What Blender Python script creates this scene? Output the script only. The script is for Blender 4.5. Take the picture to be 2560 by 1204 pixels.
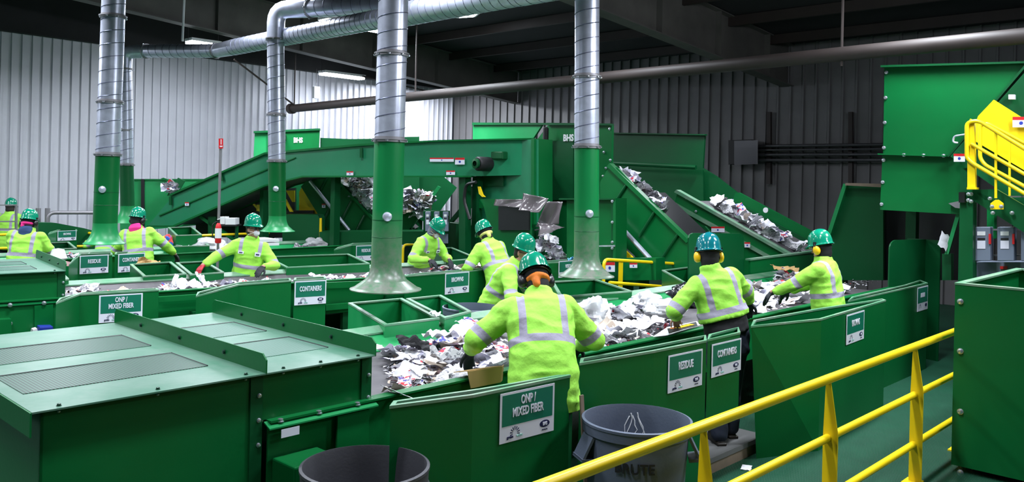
import bpy, bmesh, math, random
from mathutils import Vector, Matrix, noise
for o in list(bpy.data.objects): bpy.data.objects.remove(o)
SC = bpy.context.scene; COL = SC.collection
R = math.radians; PI = math.pi
# ---------------------------------------------------------------- camera
FPX = 2100.0; CY = 450.0; CH = 2.3; ROLL = R(1.3)
CR, SR = math.cos(ROLL), math.sin(ROLL)
cam = bpy.data.cameras.new('camera'); camo = bpy.data.objects.new('camera', cam); COL.objects.link(camo)
camo.matrix_world = Matrix(((CR, -SR, 0, 0), (0, 0, -1, 0), (SR, CR, 0, CH), (0, 0, 0, 1)))
cam.sensor_width = 36; cam.lens = 36 * FPX / 2560; cam.shift_y = -(602 - CY) / 2560; cam.clip_end = 200
SC.camera = camo
# ---------------------------------------------------------------- look, world, lamps
SC.view_settings.view_transform = 'Standard'; SC.view_settings.look = 'None'
SC.view_settings.exposure = 0.0; SC.view_settings.gamma = 1.0
W = bpy.data.worlds.new('world'); SC.world = W; W.use_nodes = True
W.node_tree.nodes['Background'].inputs[0].default_value = (.62, .72, .9, 1)
W.node_tree.nodes['Background'].inputs[1].default_value = .035

class Frame:
    def __init__(s, deg):
        a = R(deg); s.a = a; s.u = Vector((math.sin(a), math.cos(a), 0)); s.v = Vector((-math.cos(a), math.sin(a), 0))
    def P(s, ss, t, z=0): return s.u * ss + s.v * t + Vector((0, 0, z))
    def yaw(s): return PI / 2 - s.a
F1 = Frame(43.5); F2 = Frame(50.3)
def ray(px, py):
    xn = (px - 1280) / FPX; yn = (CY - py) / FPX
    return xn * CR - yn * SR, xn * SR + yn * CR
def atY(px, py, Y):
    a, b = ray(px, py); return Vector((a * Y, Y, CH + b * Y))
def atZ(px, py, z):
    a, b = ray(px, py); Y = (z - CH) / b; return Vector((a * Y, Y, z))
def atT(px, py, t, F=F1):
    a, b = ray(px, py); return atY(px, py, t / (F.v.x * a + F.v.y))
def atS(px, py, s, F=F1):
    a, b = ray(px, py); return atY(px, py, s / (F.u.x * a + F.u.y))
def onAB(px, py, A, B):
    n = Vector((-(B - A).y, (B - A).x, 0)); a, b = ray(px, py)
    return atY(px, py, n.dot(Vector((A.x, A.y, 0))) / (n.x * a + n.y))

def area(name, p, sx, sy, power, rz=0, col=(.86, .92, 1), rx=0, spread=180):
    l = bpy.data.lights.new(name, 'AREA'); l.shape = 'RECTANGLE'; l.size = sx; l.size_y = sy; l.energy = power; l.color = col; l.spread = R(spread)
    o = bpy.data.objects.new(name, l); COL.objects.link(o); o.location = p; o.rotation_euler = (rx, 0, rz); return o
LK = 1.0
for s_, t_ in ((12.0, 13.0), (9.0, 15.2), (13.8, 8.0)): area('rear_bay_lamp_light', F1.P(s_, t_, 4.4), 1.3, .35, 110, F1.yaw(), spread=150)
area('high_bay_lamp_light', F1.P(9.0, .6, 5.3), 1.3, .35, 190, F1.yaw(), spread=150)  # extra light out of view, added to brighten the discharge hood
area('offscreen_side_light', F1.P(9.0, .5, 4.7), 1.6, .5, 150, F1.yaw(), rx=R(98))  # added out-of-view light, no real fixture; lifts the rafter and machine fronts
area('offscreen_side_light', F1.P(6.8, -1.6, 4.8), 1.6, .5, 110, F1.yaw() + R(18), rx=R(58))
for s_, t_, w_ in [(-1.5, 2.6, 45), (1.6, 3.0, 75), (4.6, 3.0, 140), (7.6, 3.2, 170), (10.4, 3.4, 150),
                   (0.2, 6.4, 170), (3.2, 7.4, 190), (6.4, 7.6, 170), (9.6, 8.0, 150),
                   (0.0, 10.8, 170), (3.4, 11.4, 170), (6.8, 11.8, 150), (10.2, 12.0, 130)]:
    area('high_bay_lamp_light', F1.P(s_, t_, 5.35), 1.3, .35, w_ * LK, F1.yaw(), spread=138)
for s_, w_ in [(-2.5, 290), (1.5, 220), (5.5, 130), (9.0, 80), (12.5, 30)]:
    area('wall_side_lamp_light', F1.P(s_, 16.0, 4.5), 1.3, .35, w_ * LK, F1.yaw(), rx=0)

# ---------------------------------------------------------------- materials
def mat(name, col, rough=.5, metal=0, spec=.5, var=0., vscale=3., dust=0., dustcol=(.45, .5, .45), dscale=1.2, bump=0., bscale=40., coat=0., trans=0., emit=None, estr=1., alpha=1.):
    m = bpy.data.materials.new(name); m.use_nodes = True; nt = m.node_tree; b = nt.nodes['Principled BSDF']
    b.inputs['Base Color'].default_value = (*col, 1); b.inputs['Roughness'].default_value = rough; b.inputs['Metallic'].default_value = metal
    b.inputs['Specular IOR Level'].default_value = spec; b.inputs['Coat Weight'].default_value = coat
    if trans: b.inputs['Transmission Weight'].default_value = trans
    if alpha < 1: b.inputs['Alpha'].default_value = alpha
    if emit: b.inputs['Emission Color'].default_value = (*emit, 1); b.inputs['Emission Strength'].default_value = estr
    tc = nt.nodes.new('ShaderNodeTexCoord'); last = None
    if var or dust:
        n = nt.nodes.new('ShaderNodeTexNoise'); n.inputs['Scale'].default_value = vscale; n.inputs['Detail'].default_value = 6
        nt.links.new(tc.outputs['Object'], n.inputs['Vector'])
        mx = nt.nodes.new('ShaderNodeMix'); mx.data_type = 'RGBA'
        mx.inputs[6].default_value = (*[c * (1 - var) for c in col], 1); mx.inputs[7].default_value = (*[min(1, c * (1 + var)) for c in col], 1)
        nt.links.new(n.outputs['Fac'], mx.inputs[0]); last = mx.outputs[2]
        if dust:
            n2 = nt.nodes.new('ShaderNodeTexNoise'); n2.inputs['Scale'].default_value = dscale; n2.inputs['Detail'].default_value = 8; n2.inputs['Roughness'].default_value = .65
            nt.links.new(tc.outputs['Object'], n2.inputs['Vector'])
            cr = nt.nodes.new('ShaderNodeMapRange'); cr.inputs[1].default_value = .42; cr.inputs[2].default_value = .7; cr.inputs[3].default_value = dust * .25; cr.inputs[4].default_value = dust
            nt.links.new(n2.outputs['Fac'], cr.inputs[0])
            m2 = nt.nodes.new('ShaderNodeMix'); m2.data_type = 'RGBA'; m2.inputs[7].default_value = (*dustcol, 1)
            nt.links.new(last, m2.inputs[6]); nt.links.new(cr.outputs[0], m2.inputs[0]); last = m2.outputs[2]
        nt.links.new(last, b.inputs['Base Color'])
    if bump:
        n3 = nt.nodes.new('ShaderNodeTexNoise'); n3.inputs['Scale'].default_value = bscale; n3.inputs['Detail'].default_value = 4
        nt.links.new(tc.outputs['Object'], n3.inputs['Vector'])
        bp = nt.nodes.new('ShaderNodeBump'); bp.inputs['Strength'].default_value = bump; bp.inputs['Distance'].default_value = .01
        nt.links.new(n3.outputs['Fac'], bp.inputs['Height']); nt.links.new(bp.outputs[0], b.inputs['Normal'])
    return m
M = {}
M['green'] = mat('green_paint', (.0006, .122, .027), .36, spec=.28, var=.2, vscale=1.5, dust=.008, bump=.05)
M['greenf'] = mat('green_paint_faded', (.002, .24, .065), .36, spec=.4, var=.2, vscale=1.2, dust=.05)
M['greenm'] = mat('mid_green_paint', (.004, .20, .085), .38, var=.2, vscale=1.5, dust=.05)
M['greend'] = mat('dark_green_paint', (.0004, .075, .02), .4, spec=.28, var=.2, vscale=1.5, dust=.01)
M['dusty'] = mat('dust_covered_green_paint', (.02, .15, .08), .36, var=.15, vscale=2, dust=.75, dustcol=(.20, .27, .23), dscale=1.6, bump=.05)
M['rimdust'] = mat('worn_dusty_green_rim', (.03, .24, .10), .4, var=.2, dust=.8, dustcol=(.33, .33, .30), dscale=2.2)
M['belldust'] = mat('dust_speckled_green_bell', (.004, .17, .045), .3, var=.1, dust=.85, dustcol=(.20, .18, .17), dscale=14.)
def settle(m, z0, z1):  # grey dust lies thickest on the flare of the bell
    nt = m.node_tree; mr = [n for n in nt.nodes if n.type == 'MAP_RANGE'][0]; tc = [n for n in nt.nodes if n.type == 'TEX_COORD'][0]; l = mr.outputs[0].links[0]; dst = l.to_socket
    sx = nt.nodes.new('ShaderNodeSeparateXYZ'); nt.links.new(tc.outputs['Object'], sx.inputs[0]); g = nt.nodes.new('ShaderNodeMapRange'); g.inputs[1].default_value = z0; g.inputs[2].default_value = z1; g.inputs[3].default_value = 1.; g.inputs[4].default_value = 0.
    nt.links.new(sx.outputs[2], g.inputs[0]); mr.inputs[1].default_value = .3; mr.inputs[2].default_value = .6; mu = nt.nodes.new('ShaderNodeMath'); mu.operation = 'MULTIPLY'; nt.links.new(mr.outputs[0], mu.inputs[0]); nt.links.new(g.outputs[0], mu.inputs[1]); nt.links.new(mu.outputs[0], dst)
settle(M['belldust'], .05, .75)
M['yellow'] = mat('yellow_paint', (.85, .60, .006), .33, var=.05)
M['belt'] = mat('black_rubber_belt', (.075, .07, .078), .65, var=.25, vscale=6, dust=.3, dustcol=(.2, .18, .18), dscale=3)
M['galv'] = mat('galvanised_steel', (.60, .63, .76), .30, metal=.6, var=.3, vscale=12)
M['galvd'] = mat('dull_steel_flange', (.28, .27, .29), .5, metal=.6, var=.2)
M['seam'] = mat('dark_spiral_seam', (.12, .13, .2), .45, metal=.6)
M['dark'] = mat('dark_steel', (.02, .02, .022), .55, metal=.3)
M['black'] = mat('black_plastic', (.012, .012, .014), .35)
M['can'] = mat('grey_blue_plastic', (.10, .12, .17), .5, var=.1, bump=.1, bscale=60)
M['cand'] = mat('dark_grey_plastic', (.055, .055, .065), .5, var=.1, bump=.1, bscale=60)
M['white'] = mat('white_paint', (.8, .8, .83), .5)
M['signw'] = mat('white_sign_vinyl', (.74, .73, .84), .45)
M['signg'] = mat('green_sign_vinyl', (.005, .16, .095), .4)
M['ink'] = mat('dark_ink', (.012, .014, .07), .5)
M['inkg'] = mat('pale_green_ink', (.3, .55, .5), .5)
M['boltd'] = mat('painted_bolt', (.01, .05, .03), .35, metal=.3)
M['bolt'] = mat('zinc_bolt', (.7, .72, .8), .3, metal=.9)
M['wood'] = mat('weathered_plywood', (.20, .15, .11), .8, var=.35, vscale=8)
M['red'] = mat('red_paint', (.6, .015, .02), .35)
M['greyp'] = mat('grey_enclosure_paint', (.17, .2, .27), .45)
M['beam'] = mat('grimy_rafter_steel', (.075, .072, .068), .7, var=.5, vscale=2.5, dust=.5, dustcol=(.16, .15, .13), dscale=1.)
M['ceil'] = mat('dark_roof_deck', (.016, .016, .018), .9, var=.3)
M['pipe'] = mat('brown_iron_pipe', (.028, .02, .018), .6, var=.3)
M['conduit'] = mat('dull_conduit', (.09, .09, .1), .35, metal=.5)
M['concrete'] = mat('stained_concrete', (.12, .12, .12), .85, var=.3)
M['lamp'] = mat('lit_lamp_tube', (1, 1, 1), .5, emit=(.85, .92, 1), estr=45)
M['film'] = mat('scuffed_clear_vinyl', (.13, .11, .12), .2, var=.25, alpha=.8, coat=.3)
M['card'] = mat('brown_cardboard', (.42, .26, .10), .8, var=.15)
M['bagb'] = mat('black_bin_liner', (.012, .012, .016), .22, coat=.4)
M['bagc'] = mat('milky_plastic_bag', (.62, .62, .64), .25, alpha=.8, coat=.3)
M['blue'] = mat('blue_plastic', (.02, .04, .35), .4)
def deck():
    m = mat('green_checker_deck', (.004, .055, .026), .5, spec=.25, var=.3, vscale=4, dust=.12, dustcol=(.06, .13, .1)); nt = m.node_tree
    tc = nt.nodes.new('ShaderNodeTexCoord'); mp = nt.nodes.new('ShaderNodeMapping'); mp.inputs['Rotation'].default_value = (0, 0, R(20)); mp.inputs['Scale'].default_value = (26, 26, 26)
    v = nt.nodes.new('ShaderNodeTexWave'); v.inputs['Scale'].default_value = 1; v2 = nt.nodes.new('ShaderNodeTexWave'); v2.bands_direction = 'Y'; v2.inputs['Scale'].default_value = 1
    nt.links.new(tc.outputs['Object'], mp.inputs[0]); nt.links.new(mp.outputs[0], v.inputs[0]); nt.links.new(mp.outputs[0], v2.inputs[0])
    mu = nt.nodes.new('ShaderNodeMath'); mu.operation = 'MULTIPLY'; nt.links.new(v.outputs['Fac'], mu.inputs[0]); nt.links.new(v2.outputs['Fac'], mu.inputs[1])
    bp = nt.nodes.new('ShaderNodeBump'); bp.inputs['Strength'].default_value = .5; bp.inputs['Distance'].default_value = .01
    nt.links.new(mu.outputs[0], bp.inputs['Height']); nt.links.new(bp.outputs[0], nt.nodes['Principled BSDF'].inputs['Normal']); return m
M['deck'] = deck()
def perf(name, ang, c1, c2, k):
    m = mat(name, c1, .4); nt = m.node_tree; b = nt.nodes['Principled BSDF']
    tc = nt.nodes.new('ShaderNodeTexCoord'); mp = nt.nodes.new('ShaderNodeMapping'); mp.inputs['Rotation'].default_value = (0, 0, -ang); mp.inputs['Scale'].default_value = (k, k, k)
    vo = nt.nodes.new('ShaderNodeTexVoronoi'); vo.inputs['Scale'].default_value = 1; vo.inputs['Randomness'].default_value = 0
    nt.links.new(tc.outputs['Object'], mp.inputs[0]); nt.links.new(mp.outputs[0], vo.inputs['Vector'])
    lt = nt.nodes.new('ShaderNodeMath'); lt.operation = 'LESS_THAN'; lt.inputs[1].default_value = .52; nt.links.new(vo.outputs['Distance'], lt.inputs[0])
    mx = nt.nodes.new('ShaderNodeMix'); mx.data_type = 'RGBA'; mx.inputs[6].default_value = (*c1, 1); mx.inputs[7].default_value = (*c2, 1)
    nt.links.new(lt.outputs[0], mx.inputs[0]); nt.links.new(mx.outputs[2], b.inputs['Base Color']); return m
M['perf'] = perf('perforated_steel', F1.yaw(), (.06, .18, .12), (.001, .004, .002), 60)
M['perf2'] = perf('perforated_steel_pale', F1.yaw(), (.12, .26, .20), (.02, .08, .05), 62)
def hatmat(n, c): return mat(n, c, .16, spec=.6, coat=.5)
M['hat'] = hatmat('glossy_green_hard_hat', (.003, .23, .13)); M['hatb'] = hatmat('blue_green_hard_hat', (.004, .17, .2))
M['skin'] = mat('skin', (.42, .22, .15), .55, var=.08)
M['navy'] = mat('navy_work_trousers', (.016, .022, .045), .8, bump=.3, bscale=25)
M['blackc'] = mat('black_cloth', (.008, .008, .01), .85)
M['boot'] = mat('brown_black_boot_leather', (.02, .015, .012), .5)
M['gloveb'] = mat('black_knit_glove', (.012, .014, .02), .7); M['glover'] = mat('red_coated_glove', (.5, .02, .04), .55)
M['pink'] = mat('pink_hood_cloth', (.75, .02, .22), .8); M['hoodn'] = mat('navy_hood_cloth', (.02, .05, .14), .85); M['hoodg'] = mat('grey_hood_cloth', (.16, .16, .21), .85)
M['orange'] = mat('orange_patterned_bandana', (.7, .16, .01), .75, var=.6, vscale=30); M['ycloth'] = mat('yellow_knotted_cloth', (.7, .65, .2), .8, var=.4, vscale=40)
M['muff'] = mat('yellow_ear_cup', (.85, .52, .01), .35); M['mask'] = mat('white_dust_mask', (.75, .74, .8), .8)
M['hair'] = mat('dark_hair', (.015, .01, .008), .6); M['eye'] = mat('eye', (.04, .03, .02), .2); M['lens'] = mat('tinted_lens', (.05, .05, .07), .1, alpha=.6)
def jacket_mat():
    m = bpy.data.materials.new('high_visibility_cloth'); m.use_nodes = True; nt = m.node_tree; b = nt.nodes['Principled BSDF']
    at = nt.nodes.new('ShaderNodeAttribute'); at.attribute_name = 'stripe'
    lt = nt.nodes.new('ShaderNodeMath'); lt.operation = 'LESS_THAN'; lt.inputs[1].default_value = 0; nt.links.new(at.outputs['Fac'], lt.inputs[0])
    tc = nt.nodes.new('ShaderNodeTexCoord'); n = nt.nodes.new('ShaderNodeTexNoise'); n.inputs['Scale'].default_value = 7; nt.links.new(tc.outputs['Object'], n.inputs['Vector'])
    c = nt.nodes.new('ShaderNodeMix'); c.data_type = 'RGBA'; c.inputs[6].default_value = (.30, .72, .055, 1); c.inputs[7].default_value = (.38, .80, .085, 1); nt.links.new(n.outputs['Fac'], c.inputs[0])
    mx = nt.nodes.new('ShaderNodeMix'); mx.data_type = 'RGBA'; mx.inputs[7].default_value = (.33, .31, .40, 1)
    nt.links.new(lt.outputs[0], mx.inputs[0]); nt.links.new(c.outputs[2], mx.inputs[6]); nt.links.new(mx.outputs[2], b.inputs['Base Color'])
    b.inputs['Roughness'].default_value = .75
    n3 = nt.nodes.new('ShaderNodeTexNoise'); n3.inputs['Scale'].default_value = 14; n3.inputs['Detail'].default_value = 5; nt.links.new(tc.outputs['Object'], n3.inputs['Vector'])
    bp = nt.nodes.new('ShaderNodeBump'); bp.inputs['Strength'].default_value = .45; bp.inputs['Distance'].default_value = .02
    nt.links.new(n3.outputs['Fac'], bp.inputs['Height']); nt.links.new(bp.outputs[0], b.inputs['Normal']); return m
M['hv'] = jacket_mat()

# ---------------------------------------------------------------- builders
def tag(o, label=None, cat=None, group=None, kind=None):
    if label: o['label'] = label
    if cat: o['category'] = cat
    if group: o['group'] = group
    if kind: o['kind'] = kind
    return o
def thing(name, label, cat, loc=(0, 0, 0), rz=0, group=None):
    o = bpy.data.objects.new(name, None); COL.objects.link(o); o.location = loc; o.rotation_euler = (0, 0, rz); o.empty_display_size = .1
    return tag(o, label, cat, group)
def origin_of(o):
    p = Vector((0, 0, 0))
    while o: p = p + Vector(o.location); o = o.parent
    return p
def perp(d):
    d = d.normalized(); a = Vector((0, 0, 1)) if abs(d.z) < .9 else Vector((1, 0, 0))
    x = d.cross(a).normalized(); return x, d.cross(x).normalized()
class MB:
    def __init__(s): s.v = []; s.f = []; s.sm = []
    def add(s, vs, fs, smooth=False):
        k = len(s.v); s.v += [Vector(p) for p in vs]; s.f += [tuple(i + k for i in f) for f in fs]; s.sm += [smooth] * len(fs); return s
    def prism(s, pts, vec):
        n = len(pts); vec = Vector(vec); a = [Vector(p) for p in pts]
        return s.add(a + [p + vec for p in a], [tuple(range(n - 1, -1, -1)), tuple(range(n, 2 * n))] + [(i, (i + 1) % n, n + (i + 1) % n, n + i) for i in range(n)])
    def box(s, c, sx, sy, sz, yaw=0):
        ca, sa = math.cos(yaw), math.sin(yaw); x = Vector((ca, sa, 0)) * sx / 2; y = Vector((-sa, ca, 0)) * sy / 2; c = Vector(c); z = Vector((0, 0, sz / 2))
        return s.prism([c - x - y - z, c + x - y - z, c + x + y - z, c - x + y - z], z * 2)
    def bar(s, a, b, w, h, up=(0, 0, 1)):
        a = Vector(a); b = Vector(b); d = (b - a).normalized(); up = Vector(up); x = d.cross(up).normalized() * w / 2; y = x.cross(d).normalized() * h / 2
        return s.prism([a - x - y, a + x - y, a + x + y, a - x + y], b - a)
    def tube(s, path, r, n=12, caps=True, rr=None):
        path = [Vector(p) for p in path]; k = len(path); vs = []; prev = None
        for i, p in enumerate(path):
            d = (path[min(i + 1, k - 1)] - path[max(i - 1, 0)]).normalized()
            if prev is None: x, y = perp(d)
            else: x = (prev - d * prev.dot(d)).normalized(); y = d.cross(x)
            prev = x; q = rr[i] if rr else r
            vs += [p + (x * math.cos(2 * PI * j / n) + y * math.sin(2 * PI * j / n)) * q for j in range(n)]
        s.add(vs, [(i * n + j, i * n + (j + 1) % n, (i + 1) * n + (j + 1) % n, (i + 1) * n + j) for i in range(k - 1) for j in range(n)], True)
        if caps: s.add(vs[:n] + vs[-n:], [tuple(range(n - 1, -1, -1)), tuple(range(n, 2 * n))])
        return s
    def lathe(s, prof, c=(0, 0, 0), ax=(0, 0, 1), n=32, caps=False, sx=1, sy=1):
        ax = Vector(ax).normalized(); c = Vector(c)
        if abs(ax.z) > .999: x, y = Vector((1, 0, 0)), Vector((0, 1, 0)) * (1 if ax.z > 0 else -1)
        else: x, y = perp(ax)
        vs = [c + ax * h + (x * sx * math.cos(2 * PI * j / n) + y * sy * math.sin(2 * PI * j / n)) * r for r, h in prof for j in range(n)]
        k = len(prof)
        s.add(vs, [(i * n + j, i * n + (j + 1) % n, (i + 1) * n + (j + 1) % n, (i + 1) * n + j) for i in range(k - 1) for j in range(n)], True)
        if caps: s.add(vs[:n] + vs[-n:], [tuple(range(n - 1, -1, -1)), tuple(range(n, 2 * n))])
        return s
    def ell(s, c, rx, ry, rz, B=None, n=20, m=12):
        B = B or Matrix.Identity(3); c = Vector(c); vs = []
        for i in range(m + 1):
            th = PI * i / m
            for j in range(n):
                ph = 2 * PI * j / n; vs.append(c + B @ Vector((rx * math.sin(th) * math.cos(ph), ry * math.sin(th) * math.sin(ph), rz * math.cos(th))))
        return s.add(vs, [(i * n + j, (i + 1) * n + j, (i + 1) * n + (j + 1) % n, i * n + (j + 1) % n) for i in range(m) for j in range(n)], True)
    def cap(s, a, b, ra, rb, n=14):
        a = Vector(a); b = Vector(b); d = b - a; L = max(d.length, 1e-5); pr = []
        for i in range(6): th = PI / 2 * i / 5; pr.append((max(ra * math.sin(th), 1e-4), -ra * math.cos(th)))
        for i in range(6): th = PI / 2 * (1 - i / 5); pr.append((max(rb * math.sin(th), 1e-4), L + rb * math.cos(th)))
        return s.lathe(pr, a, d / L, n, True)
    def build(s, name, m, parent=None, local=False, label=None, bevel=0, tagd=None):
        o0 = Vector((0, 0, 0)) if (parent is None or local) else origin_of(parent)
        me = bpy.data.meshes.new(name); me.from_pydata([tuple(p - o0) for p in s.v], [], s.f); me.validate(); me.update()
        bm = bmesh.new(); bm.from_mesh(me); bmesh.ops.remove_doubles(bm, verts=bm.verts, dist=1e-5); bmesh.ops.recalc_face_normals(bm, faces=bm.faces)
        bm.to_mesh(me); bm.free()
        sm = any(s.sm)
        if sm:
            me.polygons.foreach_set('use_smooth', [True] * len(me.polygons))
            try: me.set_sharp_from_angle(angle=R(38))
            except Exception: pass
        me.materials.append(M[m] if isinstance(m, str) else m)
        o = bpy.data.objects.new(name, me); COL.objects.link(o)
        if parent: o.parent = parent
        if label: o['label'] = label
        if bevel:
            bv = o.modifiers.new('bevel', 'BEVEL'); bv.width = bevel; bv.segments = 2; bv.limit_method = 'ANGLE'
        return o
def child_mesh(name, me, parent, loc, rot=None):
    o = bpy.data.objects.new(name, me); COL.objects.link(o); o.parent = parent; o.location = Vector(loc) - origin_of(parent)
    if rot is not None: o.rotation_euler = rot
    return o
def copy_tree(o, parent=None):
    c = o.copy(); COL.objects.link(c)
    if parent: c.parent = parent
    for ch in [x for x in bpy.data.objects if x.parent == o]: copy_tree(ch, c)
    return c
bolt_me = None
def bolt_mesh():
    global bolt_me
    if bolt_me is None:
        b = MB().lathe([(.3, 0), (1.25, 0), (1.25, .25), (.95, .25), (.95, .95), (.6, 1.1), (.02, 1.1)], n=10); q = b.build('bolt', 'bolt'); bolt_me = q.data; bpy.data.objects.remove(q)
    return bolt_me
def bolt(parent, p, d, r=.013):
    bolt_mesh(); o = child_mesh('bolt', bolt_me, parent, p, Vector(d).to_track_quat('Z', 'Y').to_euler()); o.scale = (r, r, r); return o
def text_mesh(txt, size, sx=1., bold=.0, ext=.0012):
    c = bpy.data.curves.new('lettering', 'FONT'); c.body = txt; c.size = size; c.align_x = 'CENTER'; c.align_y = 'CENTER'; c.extrude = ext; c.offset = bold; c.resolution_u = 3
    o = bpy.data.objects.new('lettering', c); COL.objects.link(o); dg = bpy.context.evaluated_depsgraph_get(); dg.update()
    me = bpy.data.meshes.new_from_object(o.evaluated_get(dg)); bpy.data.objects.remove(o)
    for v in me.vertices: v.co.x *= sx
    return me
tm_cache = {}
def lettering(parent, txt, size, c, xd, up, n, m, sx=.62, bold=.0, name='lettering', sy=1.):
    k = (txt, round(bold, 3))
    if k not in tm_cache: tm_cache[k] = text_mesh(txt, 1., 1., bold)
    me = tm_cache[k].copy(); me.name = name; me.materials.clear(); me.materials.append(M[m])
    B = Matrix((xd * size * sx, up * size * sy, n)).transposed()
    for v in me.vertices: v.co = B @ v.co
    me.update()
    return child_mesh(name, me, parent, c + n * .003)
def sign(parent, A, B, xl, xr, yt, yb, lines, detail=2, off=.006):
    P0 = onAB(xl, yt, A, B); P1 = onAB(xl, yb, A, B); Q = onAB(xr, yt, A, B)
    xd = Vector((B.x - A.x, B.y - A.y, 0)).normalized()
    if xd.x < 0: xd = -xd
    n = Vector((xd.y, -xd.x, 0)); up = Vector((0, 0, 1))
    w = (Vector((Q.x, Q.y, 0)) - Vector((P0.x, P0.y, 0))).length; h = P0.z - P1.z; o = P1 + n * off
    def rect(x0, x1, y0, y1, d, th=.002): return [o + xd * x0 * w + up * y0 * h + n * d, o + xd * x1 * w + up * y0 * h + n * d, o + xd * x1 * w + up * y1 * h + n * d, o + xd * x0 * w + up * y1 * h + n * d]
    sg = MB().prism(rect(0, 1, 0, 1, 0), n * .003).build('sign', 'signw', parent, label='white framed green sign')
    mg = .035
    MB().prism(rect(mg, 1 - mg, .33, 1 - mg * 1.3, .003), n * .001).build('green_field', 'signg', sg)
    if detail == 0:
        MB().prism(rect(.3, .7, .56, .74, .004), n * .001).build('lettering', 'signw', sg)
    else:
        k = len(lines)
        for i, tx in enumerate(lines):
            cy = (.66 if k == 1 else (.80 - .23 * i)) if k < 3 else .8 - .2 * i
            lh = h * (.25 if k > 1 else .29)
            lettering(sg, tx, lh, o + xd * w * .5 + up * h * cy + n * .003, xd, up, n, 'signw', sx=min(.62, .74 * w / (max(len(tx), 4) * lh * .66)), bold=.024)
    # BHS oval
    c = o + xd * w * .82 + up * h * .20 + n * .0032
    MB().prism([c + xd * w * .095 * math.cos(a) + up * h * .075 * math.sin(a) for a in [2 * PI * i / 20 for i in range(20)]], n * .001).build('oval_logo', 'ink', sg)
    if detail >= 1: lettering(sg, 'BHS', h * .10, c + n * .001, xd, up, n, 'signw', sx=.75, bold=.03)
    # sunburst logo
    c = o + xd * w * .27 + up * h * .16 + n * .0032; mb = MB()
    for i in range(9):
        a = R(195 - i * 26); d = xd * math.cos(a) * 1.05 * w / h * h + up * math.sin(a) * h; d = (xd * math.cos(a) + up * math.sin(a)); q = d.cross(n) * h * .011
        mb.prism([c + d * h * .065 - q * .5, c + d * h * .065 + q * .5, c + d * h * .135 + q, c + d * h * .135 - q], n * .001)
    mb.build('sunburst_logo', 'ink', sg)
    if detail >= 2:
        lettering(sg, 'green', h * .085, o + xd * w * .18 + up * h * .10 + n * .003, xd, up, n, 'ink', sx=.9, bold=.03)
        lettering(sg, 'waste', h * .085, o + xd * w * .35 + up * h * .10 + n * .003, xd, up, n, 'inkg', sx=.85, bold=.02)
        lettering(sg, 'Bulk Handling', h * .035, o + xd * w * .82 + up * h * .08 + n * .003, xd, up, n, 'ink', sx=.8)
    return sg
def decal(parent, A, B, xl, xr, yt, yb, kind='warning', name='warning_label'):
    P = [onAB(x, y, A, B) for x, y in ((xl, yb), (xr, yb), (xr, yt), (xl, yt))]
    xd = Vector((B.x - A.x, B.y - A.y, 0)).normalized(); xd = -xd if xd.x < 0 else xd; n = Vector((xd.y, -xd.x, 0))
    P = [p + n * .008 for p in P]; d = MB().prism(P, n * .002).build(name, 'signw', parent, label='small white warning label')
    c = sum(P, Vector()) / 4 + n * .003; w = (P[1] - P[0]).length; h = (P[3] - P[0]).length; k = min(w, h)
    MB().prism([P[3] * .7 + P[0] * .3 + n * .0025, P[2] * .7 + P[1] * .3 + n * .0025, P[2] + n * .0025, P[3] + n * .0025], n * .001).build('header_strip', 'red', d)
    MB().prism([c - Vector((0, 0, .1 * h)) + (xd * math.cos(a) + Vector((0, 0, 1)) * math.sin(a)) * k * .17 for a in [2 * PI * i / 12 for i in range(12)]], n * .001).build('symbol', 'blue', d)
    return d
def offset_poly(P, d):
    n = len(P); sg = 1 if sum(P[i - 1].x * P[i].y - P[i].x * P[i - 1].y for i in range(n)) > 0 else -1; out = []
    for i in range(n):
        a, b, e = P[i - 1], P[i], P[(i + 1) % n]
        d1 = Vector((b.x - a.x, b.y - a.y, 0)).normalized(); d2 = Vector((e.x - b.x, e.y - b.y, 0)).normalized()
        n1 = Vector((-d1.y, d1.x, 0)) * sg; n2 = Vector((-d2.y, d2.x, 0)) * sg
        q = (n1 + n2); q = q / max(.35, q.length_squared / 2) ; out.append(b + Vector((q.x, q.y, 0)) * d)
    return out
def bin_body(parent, P, zb, th=.014, depth=.75, m='green', lip=.02, inset=None):
    """open-topped sheet metal chute: outer walls, inner walls, a folded lip and a floor inside"""
    n = len(P); I = offset_poly(P, th); D = [Vector((p.x, p.y, max(zb + .02, p.z - depth))) for p in I]; O = [Vector((p.x, p.y, zb)) for p in P]
    for i_, dv in (inset or {}).items(): O[i_] = O[i_] + dv; D[i_] = D[i_] + dv * .7
    vs = P + O + I + D; fs = []
    for i in range(n):
        j = (i + 1) % n; fs += [(i, j, n + j, n + i), (i, j, 2 * n + j, 2 * n + i), (2 * n + i, 2 * n + j, 3 * n + j, 3 * n + i)]
    fs += [tuple(range(3 * n, 4 * n)), tuple(range(n, 2 * n))]
    b = MB().add(vs, fs).build('body', m, parent)
    L = offset_poly(P, lip); L0 = offset_poly(P, -.004); mb = MB(); up = Vector((0, 0, .004)); dn = Vector((0, 0, -.012))
    for i in range(n):
        j = (i + 1) % n; mb.add([L0[i] + up, L0[j] + up, L[j] + up, L[i] + up, L0[i] + dn, L0[j] + dn, L[j] + dn, L[i] + dn], [(0, 1, 2, 3), (4, 5, 6, 7), (0, 1, 5, 4), (2, 3, 7, 6)])
    mb.build('folded_rim', 'rimdust', parent)
    return b
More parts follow.
